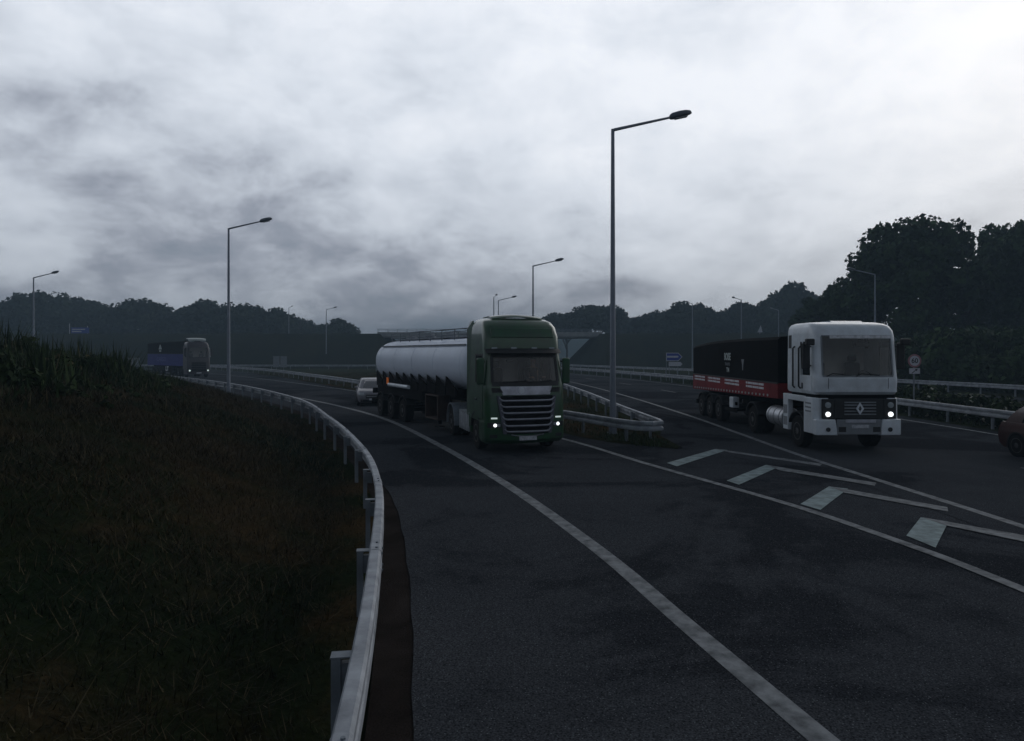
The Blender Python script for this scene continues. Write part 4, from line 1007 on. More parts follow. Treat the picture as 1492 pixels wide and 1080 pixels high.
    # fuel tank with straps, rear mudguards, fifth wheel
    for sg in (-1, 1):
        mb = MB(); mb.b2(sg*0.66, sg*1.18, 2.42, 3.95, 0.42, 1.02); ft = mb.build('fuel_tank', M_galv, t, bevel=0.10)
        for k in range(6):
            mb = MB(); mb.b2(sg*0.655, sg*1.20, 2.50 + k*0.26, 2.545 + k*0.26, 0.405, 1.035); mb.build('tank_strap', M_chrome, ft, bevel=0.01)
        mb = MB(); arc_guard(mb, sg*0.62, sg*1.25, 5.1, 0.5, 0.63, -8, 188, 18, 0.04); mb.build('mudguard', M_post, t, smooth=40)
        wheel(t, sg*1.06, 1.42, 0.5, 0.31, sg); wheel(t, sg*1.06, 5.1, 0.5, 0.31, sg); wheel(t, sg*0.70, 5.1, 0.5, 0.30, sg)
    axle(t, 1.42); axle(t, 5.1)
    mb = MB(); mb.prism([(-0.45,4.4,1.10),(0.45,4.4,1.10),(0.45,5.1,1.13),(0.12,5.3,1.09),(-0.12,5.3,1.09),(-0.45,5.1,1.13)], (0,0,0.06)); mb.build('fifth_wheel', M_chassis, t)
    return t

GREEN = ((0.47, 19.9, 0.016), R(17))
green_tractor(*GREEN)
driver(GREEN[0], GREEN[1], (0.58, 1.28, 1.98), 'driver in a dark jacket seated behind the green lorry windscreen')

# ------------------------------------------------------------------ tank trailer
def tank_trailer(loc, rz):
    t = empty('tank_trailer', loc, rz); tag(t, 'white rounded tank trailer behind the green lorry cab', 'trailer')
    zc, a, h = 2.56, 1.24, 0.96
    st = [(-1.15,0.30),(-1.12,0.62),(-1.0,0.84),(-0.8,0.95),(-0.5,1.0),(2.2,1.0),(4.6,1.0),(7.0,1.0),(9.2,1.0),(9.75,0.975),(10.15,0.90),(10.45,0.76),(10.62,0.55),(10.68,0.28)]
    mb = MB(); rows = []; n = 40
    for y, s in st:
        row = []
        for k in range(n):
            q = 2*math.pi*k/n; c, d = math.cos(q), math.sin(q); e = 2/2.35
            row.append((a*s*math.copysign(abs(c)**e, c), y, zc + h*s*math.copysign(abs(d)**e, d)))
        rows.append(row)
    mb.grid(rows, closed=True); mb.add(rows[0], [tuple(range(n))]); mb.add(rows[-1], [tuple(range(n))[::-1]])
    tank = mb.build('tank', M_tank, t, smooth=45)
    for y in (-0.4,2.2,4.6,7.0,9.1):
        mb = MB(); rows = []
        for yy, s in ((y-0.025,1.0),(y-0.02,1.008),(y+0.02,1.008),(y+0.025,1.0)):
            row = []
            for k in range(n):
                q = 2*math.pi*k/n; c, d = math.cos(q), math.sin(q); e = 2/2.35
                row.append((a*s*math.copysign(abs(c)**e, c), yy, zc + h*s*math.copysign(abs(d)**e, d)))
            rows.append(row)
        mb.grid(rows, closed=True); mb.build('weld_band', M_tank, tank, smooth=30)
    for sg in (-1, 1):
        mb = MB(); mb.b2(sg*1.00, sg*1.06, -0.5, 9.4, 3.21, 3.27); mb.build('side_moulding', M_sign_back, tank, bevel=0.01)
        for k in range(10):
            y = 0.1 + k*0.98
            mb = MB(); mb.prism([(sg*1.17,y,1.68),(sg*1.17,y+0.92,2.10),(sg*1.19,y+0.86,1.42),(sg*1.19,y,1.42)], (-sg*0.05,0,0)); mb.build('support_bracket', M_chassis, t)
        mb = MB(); mb.b2(sg*0.78, sg*1.19, 3.4, 9.6, 1.05, 1.42); mb.build('side_frame', M_chassis, t, bevel=0.02)
        mb = MB(); mb.cyl((sg*1.25, 4.9, 1.52), (sg*1.25, 7.6, 1.52), 0.085, n=14); mb.build('hose_tube', M_white, t, smooth=40)
        mb = MB()
        mb.b2(sg*0.72,sg*1.20,1.70,1.78,0.42,1.36); mb.b2(sg*0.72,sg*1.20,3.0,3.08,0.42,1.36); mb.b2(sg*0.72,sg*1.20,1.781,2.999,1.30,1.36); mb.b2(sg*0.72,sg*1.20,1.781,2.999,0.42,0.48); mb.b2(sg*0.72,sg*0.76,1.781,2.999,0.481,1.299)
        mb.build('cabinet_frame', M_brown, t, bevel=0.01)
        mb = MB(); mb.box((sg*1.24, 7.85, 1.68), (0.05, 0.22, 0.30)); mb.build('marker_board', M_orange, t, bevel=0.01)
        for y in (5.75, 7.4, 9.05):
            wheel(t, sg*1.05, y, 0.5, 0.38, sg)
            mb = MB(); arc_guard(mb, sg*0.82, sg*1.24, y, 0.5, 0.60, 25, 155, 10, 0.03); mb.build('mudguard', M_black, t, smooth=40)
        mb = MB(); mb.b2(sg*0.80, sg*0.92, 2.3, 2.42, 0.20, 1.3); mb.b2(sg*0.70, sg*1.02, 2.24, 2.5, 0.10, 0.14); mb.build('landing_leg', M_chassis, t)
    for y in (5.75, 7.4, 9.05): axle(t, y)
    mb = MB()
    for x in (-0.45, 0.45): mb.b2(x-0.06, x+0.06, -0.6, 10.4, 1.18, 1.58)
    mb.b2(-0.6, 0.6, -0.8, 0.9, 1.19, 1.28); mb.build('chassis', M_chassis, t)
    mb = MB(); mb.b2(-1.2, 1.2, 10.45, 10.6, 0.5, 0.72); mb.b2(-1.2, 1.2, 10.3, 10.42, 1.0, 1.25); mb.build('rear_bumper', M_chassis, t, bevel=0.02)
    for sg in (-1, 1):
        mb = MB(); mb.b2(sg*0.75, sg*1.15, 10.605, 10.64, 0.53, 0.69); mb.build('tail_lamp', M_sign_red, t)
    # catwalk on top with lids and a folded hand rail
    mb = MB(); mb.b2(-0.42, 0.42, 0.0, 9.2, 3.53, 3.57)
    for k in range(30): mb.b2(-0.42, 0.42, 0.1 + k*0.3, 0.14 + k*0.3, 3.5705, 3.582)
    mb.build('catwalk', M_galv, t)
    for sg in (-1, 1):
        mb = MB()
        for y in np.arange(0.2, 9.3, 1.28): mb.tube([(sg*0.62,y,3.42),(sg*0.62,y,3.84)], 0.02, 6)
        for z in (3.63, 3.84): mb.tube([(sg*0.62,0.2,z),(sg*0.62,9.16,z)], 0.022, 6)
        mb.build('hand_rail', M_post, t)
    for y in (1.0, 3.3, 5.7, 8.1):
        mb = MB(); mb.cyl((0,y,3.583),(0,y,3.70),0.26,n=20); mb.cyl((0,y,3.7005),(0,y,3.74),0.20,n=20); mb.box((0.12,y+0.1,3.77),(0.2,0.06,0.05)); mb.build('hatch', M_galv, t, smooth=40)
    mb = MB(); mb.tube([(-0.55,-1.05,1.7),(-0.55,-1.12,2.6),(-0.55,-0.9,3.6)],0.02,6); mb.tube([(-0.15,-1.05,1.7),(-0.15,-1.12,2.6),(-0.15,-0.9,3.6)],0.02,6)
    for z in np.arange(1.8, 3.5, 0.3): mb.tube([(-0.55,-1.13,z),(-0.15,-1.13,z)],0.014,5)
    mb.build('ladder', M_galv, t)
    return t
def local(p, base, rz): return (base[0] + p[0]*math.cos(rz) - p[1]*math.sin(rz), base[1] + p[0]*math.sin(rz) + p[1]*math.cos(rz), 0.016)
KP = local((0, 4.75), GREEN[0], GREEN[1])
tank_trailer(KP, R(27.5))

# ------------------------------------------------------------------ white tractor unit
def white_tractor(loc, rz):
    t = empty('lorry_cab', loc, rz); tag(t, 'white tall square lorry cab with big windscreen and a diamond badge, headlights lit', 'lorry')
    S = Shell([(1.72,0.10,2.05,1.20,0.20,0.05),(1.80,0.02,2.05,1.245,0.20,0.05),(2.20,0.0,2.05,1.25,0.20,0.05),(2.28,0.03,2.05,1.25,0.20,0.05),(3.46,0.16,2.05,1.235,0.20,0.05),(3.62,0.20,2.05,1.23,0.22,0.05),(3.76,0.30,2.05,1.20,0.26,0.06),(3.84,0.46,2.02,1.14,0.30,0.06),(3.89,0.70,1.96,1.02,0.30,0.06)])
    zs = [1.72,1.80,2.0,2.20,2.28,2.6,3.0,3.3,3.46,3.54,3.62,3.70,3.76,3.81,3.84,3.89]
    fs = [-1,-0.98,-0.7,-0.35,0,0.35,0.7,0.98,1]; ts = [0,0.10,0.30,0.46,0.7,1]
    mb = MB(); S.mesh(mb, zs, fs, ts, holes=[('F',-0.98,0.98,2.28,3.46),('S',0.10,0.46,2.28,3.3)])
    cab = mb.build('cab', M_white, t, smooth=38)
    mb = MB(); S.frontf(mb, -0.99, 0.99, 2.26, 3.48, 0.004, 0.01, 18, 6); g = mb.build('windscreen', M_glass, cab, smooth=60)
    mb = MB(); S.frontf(mb, -1.0, 1.0, 2.245, 2.29, 0.012, 0.03, 18, 2); S.frontf(mb, -1.0, 1.0, 3.45, 3.485, 0.012, 0.03, 18, 2)
    for sg in (-1, 1): S.frontf(mb, sg*0.975, sg*1.02, 2.29, 3.45, 0.012, 0.03, 3, 4)
    mb.build('windscreen_frame', M_sign_back, g, smooth=50)
    mb = MB(); S.front(mb, (-0.80, 1.05), 3.385, 3.475, 0.035, 0.03, 14, 2); mb.build('sun_strip', M_stripe, cab)
    mb = MB(); S.front(mb, (-0.88, 0.88), 1.80, 2.20, 0.008, 0.02, 14, 4); mb.build('front_flap', M_white, cab, bevel=0.008)
    mb = MB()
    for sg in (-1, 1): S.front(mb, (sg*0.885, sg*0.90), 1.79, 2.21, 0.004, 0.02, 2, 3)
    mb.build('panel_gap', M_black, cab)
    for sg in (-1, 1):
        mb = MB(); S.side(mb, sg, (0.09, 0.47), 2.27, 3.31, -0.012, 0.006, 4, 4, t=True); mb.build('side_window', M_glass_dk, cab)
        mb = MB(); S.side(mb, sg, (0.36, 1.02), 1.80, 2.27, 0.012, 0.03, 5, 4); S.side(mb, sg, (0.985, 1.02), 2.271, 3.3, 0.012, 0.03, 2, 3); d = mb.build('door', M_white, cab, bevel=0.008)
        mb = MB(); mb.box((sg*1.27, 0.95, 1.95), (0.03, 0.05, 0.18)); mb.build('handle', M_black, d, bevel=0.008)
        for y in (1.10, 1.52):
            mb = MB(); mb.tube([(sg*1.25,y,1.86),(sg*1.31,y,1.92),(sg*1.31,y,3.10),(sg*1.25,y,3.16)], 0.028, 6); mb.build('grab_handle', M_black, t, smooth=50)
        mb = MB(); S.side(mb, sg, (1.78, 1.98), 3.10, 3.52, 0.01, 0.02, 3, 3); mb.build('side_vent', M_black, cab)
        mirror_set(t, sg, sg*1.25, 0.34, 2.86, M_black, 0.80, 0.06)
        mb = MB(); mb.box((sg*1.42, 0.10, 3.28), (0.26, 0.16, 0.20)); mb.build('wide_mirror', M_black, t, bevel=0.04)
        # lower body: front corner fairing, headlight box, wheel arch and step tower
        mb = MB(); mb.prism([(sg*0.88,0.06,1.62),(sg*1.16,0.10,1.62),(sg*1.275,0.24,1.62),(sg*1.275,0.84,1.62),(sg*1.18,0.84,1.62),(sg*0.88,0.30,1.62)], (0,0,-1.07)); fw = mb.build('front_wing', M_white, t, bevel=0.02)
        mb = MB(); 
        for z in (1.18,1.30,1.42): mb.b2(sg*1.276, sg*1.282, 0.34, 0.72, z, z+0.05)
        mb.build('wing_louvre', M_sign_back, fw)
        mb = MB(); mb.b2(sg*1.19, sg*1.27, 0.841, 2.0, 1.46, 1.64); mb.b2(sg*1.10, sg*1.27, 1.98, 2.36, 0.48, 1.64); w2 = mb.build('step_tower', M_white, t, bevel=0.02)
        mb = MB(); mb.b2(sg*1.271, sg*1.276, 2.03, 2.31, 0.62, 0.90); mb.b2(sg*1.271, sg*1.276, 2.03, 2.31, 1.0, 1.28); mb.build('step', M_sign_back, w2)
        mb = MB(); mb.b2(sg*0.74, sg*1.10, -0.005, 0.055, 1.02, 1.60); hb = mb.build('headlight', M_black, t, bevel=0.015)
        mb = MB(); xx = sg*0.93; mb.lathe([(-0.05,0.02),(-0.035,0.068),(0.0,0.074)], (xx, -0.005, 1.15), (0,1,0), 20); mb.build('lens', M_hl, hb, smooth=50)
        mb = MB(); mb.lathe([(-0.03,0.02),(-0.02,0.085),(0.0,0.09)], (xx, -0.006, 1.42), (0,1,0), 20); mb.build('lens', M_hl_off, hb, smooth=50)
        mb = MB(); mb.prism([(sg*0.62,-0.01,0.53),(sg*1.265,0.02,0.53),(sg*1.265,0.02,1.0),(sg*0.70,-0.01,1.0)], (0,0.25,0)); bc = mb.build('bumper_corner', M_white, t, bevel=0.03)
        mb = MB(); mb.cyl((sg*0.92,0.0,0.70),(sg*0.92,-0.02,0.70),0.065,n=16); mb.build('fog_lamp', M_black, bc)
        mb = MB(); arc_guard(mb, sg*0.86, sg*1.24, 1.42, 0.5, 0.60, 20, 160, 14, 0.04); mb.build('mudguard', M_black, t, smooth=40)
        mb = MB(); mb.cyl((sg*0.92, 2.55, 0.80), (sg*0.92, 3.85, 0.80), 0.33, n=24); ft = mb.build('fuel_tank', M_chrome, t, smooth=40, bevel=0.02)
        for y in (2.75, 3.2, 3.65):
            mb = MB(); mb.cyl((sg*0.92, y, 0.80), (sg*0.92, y+0.05, 0.80), 0.338, n=24); mb.build('tank_strap', M_sign_back, ft, smooth=40)
        wheel(t, sg*1.06, 1.42, 0.5, 0.31, sg); wheel(t, sg*1.06, 5.2, 0.5, 0.31, sg); wheel(t, sg*0.70, 5.2, 0.5, 0.30, sg)
        mb = MB(); arc_guard(mb, sg*0.62, sg*1.25, 5.2, 0.5, 0.62, 20, 160, 14, 0.03); mb.build('mudguard', M_black, t, smooth=40)
    axle(t, 1.42); axle(t, 5.2)
    mb = MB(); mb.b2(-1.14, 1.14, 0.12, 2.0, 1.56, 1.715); mb.b2(-0.85, 0.85, 0.06, 0.9, 0.56, 1.555); mb.build('underbody', M_chassis, t)
    mb = MB(); mb.b2(-0.735, 0.735, 0.005, 0.055, 1.01, 1.61); gr = mb.build('grille', M_black, t, bevel=0.02)
    for z in (1.50,1.42,1.33,1.24,1.15):
        mb = MB(); mb.b2(-0.44, 0.50, -0.016, 0.004, z-0.018, z+0.018); mb.build('grille_bar', M_sign_back, gr, bevel=0.005)
    # diamond badge
    o_ = [(0,-0.03,1.50),(0.115,-0.03,1.32),(0,-0.03,1.14),(-0.115,-0.03,1.32)]; i_ = [(0,-0.03,1.415),(0.055,-0.03,1.32),(0,-0.03,1.225),(-0.055,-0.03,1.32)]
    mb = MB()
    for k in range(4): mb.prism([o_[k], o_[(k+1) % 4], i_[(k+1) % 4], i_[k]], (0,-0.03,0))
    mb.build('badge', M_badge, gr)
    mb = MB(); mb.b2(-0.66, 0.66, -0.02, 0.25, 0.55, 0.995); cb = mb.build('bumper', M_sign_back, t, bevel=0.02)
    mb = MB(); mb.b2(-0.42, 0.48, -0.045, -0.021, 0.90, 1.00); mb.build('bumper_step', M_grbar, cb, bevel=0.01)
    for sg in (-1, 1):
        mb = MB(); mb.b2(sg*0.40, sg*0.62, -0.026, -0.021, 0.63, 0.78); mb.build('air_inlet', M_black, cb)
    mb = MB(); mb.b2(-0.24, 0.28, -0.035, -0.021, 0.74, 0.84); mb.build('number_plate', M_plate, cb, bevel=0.005)
    mb = MB()
    for x0, x1 in ((-0.95,-0.25),(-0.1,0.6)): mb.tube([(x0, S.F(x0,2.27)-0.05, 2.27), (x0+0.18, S.F(x0,2.35)-0.05, 2.35), (x1, S.F(x1,2.30)-0.05, 2.30)], 0.015, 5)
    mb.build('wiper', M_black, t)
    mb = MB(); mb.b2(-0.02, 0.46, 0.25, 0.37, 3.14, 3.30); mb.b2(0.14, 0.30, 0.26, 0.36, 3.301, 3.38); mb.build('camera_box', M_black, t, bevel=0.03)
    cab_inside(t, 0.05, 2.05, 1.22, 2.24)
    mb = MB(); mb.b2(-1.1, 1.1, 1.78, 1.95, 2.25, 3.6); mb.build('bunk_wall', M_beige, t)
    mb = MB(); P = [[(x, y, 3.895 + z) for x in np.linspace(-0.45, 0.5, 5)] for y, z in ((0.75,0.0),(0.85,0.04),(1.5,0.04),(1.6,0.0))]; mb.slab(P, (0,0,-0.02)); mb.build('roof_hatch', M_white, t, smooth=50)
    chassis(t, 6.0)
    mb = MB(); mb.prism([(-0.45,4.3,1.10),(0.45,4.3,1.10),(0.45,5.0,1.13),(0.12,5.2,1.09),(-0.12,5.2,1.09),(-0.45,5.0,1.13)], (0,0,0.06)); mb.build('fifth_wheel', M_chassis, t)
    return t
WHITE = ((10.22, 20.0, 0.016), R(1.0))
white_tractor(*WHITE)

def box_trailer(loc, rz, L0, L1, zb0, zb1, zt0, zt1, zband, label, upper, band, band_lo, wheels, skirt=None, curve=True):
    t = empty('box_trailer', loc, rz); tag(t, label, 'trailer')
    n = 24; ys = np.linspace(L0, L1, n); w = 1.22
    def top(y):
        q = (y-L0)/(L1-L0); z = zt0*(1-q) + zt1*q
        return z if not curve else zt0 - (zt0-zt1)*q**4
    def bot(y): q = (y-L0)/(L1-L0); return zb0*(1-q) + zb1*q
    mb = MB(); P = []
    for y in ys: P.append([(-w,y,zband), (-w,y,top(y)-0.12), (-w+0.10,y,top(y)-0.02), (0,y,top(y)+0.03), (w-0.10,y,top(y)-0.02), (w,y,top(y)-0.12), (w,y,zband)])
    mb.grid(P, closed=True); mb.add(P[0], [tuple(range(7))]); mb.add(P[-1], [tuple(range(7))[::-1]]); up = mb.build('body', upper, t, smooth=30)
    mb = MB(); P = [[(-w-0.012,y,bot(y)), (-w-0.012,y,zband+0.0), (w+0.012,y,zband+0.0), (w+0.012,y,bot(y))] for y in ys]
    mb.grid(P, closed=True); mb.add(P[0], [tuple(range(4))]); mb.add(P[-1], [tuple(range(4))[::-1]]); bd_ = mb.build('side_band', band, t, smooth=30)
    for sg in (-1, 1):
        mb = MB(); mb.b2(sg*(w-0.02), sg*(w+0.03), L0, L1, zband-0.025, zband+0.025); mb.build('rub_rail', M_black, t)
        for y in wheels:
            wheel(t, sg*1.04, y, 0.5, 0.38, sg)
        mb = MB()
        for y in wheels: arc_guard(mb, sg*0.82, sg*1.23, y, 0.5, 0.58, 25, 155, 10, 0.03)
        mb.build('mudguard', M_black, t, smooth=40)
        mb = MB(); mb.b2(sg*0.78, sg*0.90, 1.9, 2.02, 0.2, 1.3); mb.b2(sg*0.68, sg*1.0, 1.85, 2.08, 0.10, 0.14); mb.build('landing_leg', M_chassis, t)
        mb = MB(); mb.b2(sg*1.12, sg*1.18, 2.6, wheels[0]-0.75, 0.55, 0.68); mb.b2(sg*1.12, sg*1.18, 2.6, wheels[0]-0.75, 0.85, 0.98); mb.build('side_guard', M_chassis, t)
    mb = MB()
    for x in (-0.45, 0.45): mb.b2(x-0.06, x+0.06, -0.6, L1-0.15, 1.02, min(zb0, zb1)-0.002)
    mb.b2(-0.6, 0.6, -0.8, 0.9, 1.19, 1.27); mb.b2(-1.1, 1.1, L1-0.2, L1-0.05, 0.5, 0.7); mb.build('chassis', M_chassis, t)
    for y in wheels: axle(t, y)
    return t, up, bd_
KW = local((0, 4.55), WHITE[0], WHITE[1])
t, up, bd_ = box_trailer(KW, R(0.2), -1.75, 8.75, 1.42, 1.20, 3.52, 3.28, 1.93, 'black and dark red tipper trailer with white reflective dashes, behind the white cab', M_blk_panel, M_red, None, (4.75, 6.05, 7.35))
for y0, y1 in ((-0.5,1.35),(2.1,3.9),(4.5,6.3),(6.75,8.5)):
    mb = MB()
    for z in (1.66, 1.79):
        k = 0; y = y0
        while y < y1:
            e = min(y1, y + 0.55); mb.b2(-1.24, -1.2335, y, e-0.05, z, z+0.075); y = e
    mb.build('reflective_stripe', M_stripe, bd_)
for k in range(26):
    y = -0.9 + k*0.37; q = (y+1.75)/10.5
    mb = MB(); mb.cyl((-1.235, y, 1.50-0.22*q), (-1.262, y, 1.50-0.22*q), 0.042, n=8); mb.build('rope_hook', M_letter, bd_)
put_text('BOISE', 0.40, (-1.2235, 3.55, 2.78), LSIDE, M_letter, up, bold=0.012, sx=0.78)
put_text('TRAILERS', 0.17, (-1.2235, 3.55, 2.48), LSIDE, M_sign_back, up, sx=0.9)
put_text('TM', 0.26, (-1.2235, 3.5, 2.24), LSIDE, M_letter, up, bold=0.006)
mb = MB(); mb.prism([(-1.2235,1.85,2.70),(-1.2235,1.55,2.70),(-1.2235,1.64,2.50),(-1.2235,1.66,2.28),(-1.2235,1.74,2.28),(-1.2235,1.76,2.50)], (-0.005,0,0)); mb.build('emblem', M_sign_back, up)
mb = MB(); mb.b2(-1.26, -1.0, 2.75, 3.2, 0.74, 1.17); mb.build('tool_box', M_white, t, bevel=0.03)

# ------------------------------------------------------------------ purple lorry far left
def plum_tractor(loc, rz):
    t = empty('lorry_cab', loc, rz); tag(t, 'dark plum lorry cab with a pale roof deflector, far along the slip road', 'lorry')
    S = Shell([(0.40,0.06,2.15,1.22,0.22,0.09),(0.95,0.0,2.15,1.24,0.22,0.09),(2.25,0.10,2.15,1.235,0.20,0.09),(2.40,0.14,2.15,1.23,0.20,0.09),(3.55,0.36,2.15,1.20,0.20,0.09),(3.75,0.40,2.15,1.19,0.24,0.09),(4.0,0.55,2.15,1.14,0.28,0.09),(4.14,0.85,2.12,1.02,0.34,0.09),(4.18,1.1,2.05,0.9,0.36,0.09)])
    fs = [-1,-0.97,-0.7,-0.35,0,0.35,0.7,0.97,1]; ts = [0,0.06,0.3,0.56,0.8,1]
    mb = MB(); S.mesh(mb, [0.40,0.7,0.95,1.5,2.25,2.40,2.8,3.2,3.48,3.55,3.75,3.9,4.0,4.08,4.14,4.18], fs, ts, holes=[('F',-0.97,0.97,2.40,3.48),('S',0.06,0.56,2.40,3.48)]); cab = mb.build('cab', M_plum, t, smooth=38)
    mb = MB(); S.frontf(mb, -0.98, 0.98, 2.38, 3.51, 0.004, 0.01, 14, 5); g = mb.build('windscreen', M_glass, cab, smooth=60)
    mb = MB(); S.frontf(mb, -1.0, 1.0, 2.28, 2.41, 0.012, 0.03, 14, 2); S.frontf(mb, -1, 1, 3.47, 3.53, 0.012, 0.03, 14, 2)
    for sg in (-1, 1): S.frontf(mb, sg*0.955, sg*1.02, 2.41, 3.47, 0.012, 0.03, 3, 3)
    mb.build('windscreen_frame', M_black, g)
    mb = MB(); S.front(mb, (-0.78, 0.78), 0.75, 1.80, 0.012, 0.03, 10, 5); gr = mb.build('grille', M_chassis, t)
    for z in (1.70,1.5,1.3,1.1,0.9):
        mb = MB(); S.front(mb, (-0.80, 0.80), z-0.03, z+0.03, 0.035, 0.03, 10, 2); mb.build('grille_bar', M_plum, gr)
    for sg in (-1, 1):
        mb = MB(); S.side(mb, sg, (0.05, 0.57), 2.39, 3.49, -0.012, 0.006, 4, 3, t=True); mb.build('side_window', M_glass_dk, cab)
        mb = MB(); S.front(mb, (sg*0.82, sg*1.14), 0.72, 0.95, 0.012, 0.03, 6, 3); hl = mb.build('headlight', M_black, t)
        mb = MB(); xx = sg*0.98; mb.lathe([(-0.02,0.03),(-0.012,0.10),(0.02,0.11)], (xx, S.F(xx,0.84)-0.02, 0.84), (0,1,0), 14); mb.build('lens', M_hl_soft, hl, smooth=50)
        mirror_set(t, sg, sg*1.24, 0.34, 2.95, M_black, 0.9, 0.05)
        wheel(t, sg*1.06, 1.42, 0.5, 0.31, sg); wheel(t, sg*1.06, 5.1, 0.5, 0.31, sg); wheel(t, sg*0.70, 5.1, 0.5, 0.30, sg)
        mb = MB(); arc_guard(mb, sg*0.86, sg*1.242, 1.42, 0.5, 0.62, 10, 170, 12, 0.05); mb.build('mudguard', M_black, t, smooth=40)
        mb = MB(); mb.b2(sg*0.66, sg*1.2, 2.4, 4.0, 0.42, 1.1); mb.build('fuel_tank', M_chassis, t, bevel=0.08)
        mb = MB(); mb.prism([(sg*1.19,2.16,1.0),(sg*1.19,2.7,1.0),(sg*1.17,2.7,3.6),(sg*1.15,2.16,3.8)], (-sg*0.04,0,0)); mb.build('side_deflector', M_plum, t)
    mb = MB(); P = [[(x, y + 0.18*abs(x), z - 0.05*x*x) for x in np.linspace(-0.95, 0.95, 9)] for y, z in ((0.70,4.36),(0.75,4.52),(1.2,4.60),(1.9,4.64))]; mb.slab(P, (0,0.03,-0.07)); mb.build('roof_deflector', M_letter, t, smooth=50)
    mb = MB()
    for x in (-0.6, 0.6): mb.b2(x-0.04, x+0.04, 1.1, 1.9, 4.14, 4.48)
    for x in (-0.55, 0.62): mb.box((x, 0.86, 4.19), (0.42, 0.14, 0.10))
    mb.build('deflector_mount', M_sign_back, t)
    mb = MB(); mb.b2(-0.27, 0.27, -0.03, -0.012, 0.5, 0.62); mb.build('number_plate', M_plate, t)
    mb = MB(); mb.tube([(1.12,0.30,3.5),(1.20,0.22,3.4),(1.245,0.2,2.4)],0.03,6); mb.build('pillar_trim', M_chrome, t)
    cab_inside(t, 0.14, 2.15, 1.2, 2.40); chassis(t, 6.0); axle(t, 1.42); axle(t, 5.1)
    return t
PL = ((-36.2, 78.6, 0.016), R(37))
plum_tractor(*PL)
KPL = local((0, 4.7), PL[0], PL[1])
t, up, bd_ = box_trailer(KPL, R(46), -1.6, 11.0, 1.30, 1.30, 4.30, 4.12, 2.75, 'black curtain sided trailer with a navy blue band behind the plum lorry cab', M_blk_panel, M_navy, None, (6.0, 7.35, 8.7))
put_text('CARGO', 0.7, (-1.2365, 6.0, 2.05), LSIDE, mat('faint_blue_letter', (0.05, 0.06, 0.24), 0.6), bd_, bold=0.01, sx=1.3)
mb = MB(); x = -1.2225
mb.prism([(x,6.55,3.90),(x,6.25,3.90),(x,5.85,3.30),(x,6.95,3.30)], (-0.006,0,0)); mb.prism([(x,6.8,3.20),(x,6.0,3.20),(x,6.1,3.0),(x,6.7,3.0)], (-0.006,0,0)); mb.build('emblem', M_letter, up)
mb = MB(); mb.b2(-1.20, -1.14, 2.3, 5.2, 0.45, 1.25); sk = mb.build('side_skirt', M_chassis, t)
put_text('LT', 0.75, (-1.2035, 4.1, 0.90), LSIDE, M_stripe, sk, bold=0.03, sx=1.2)

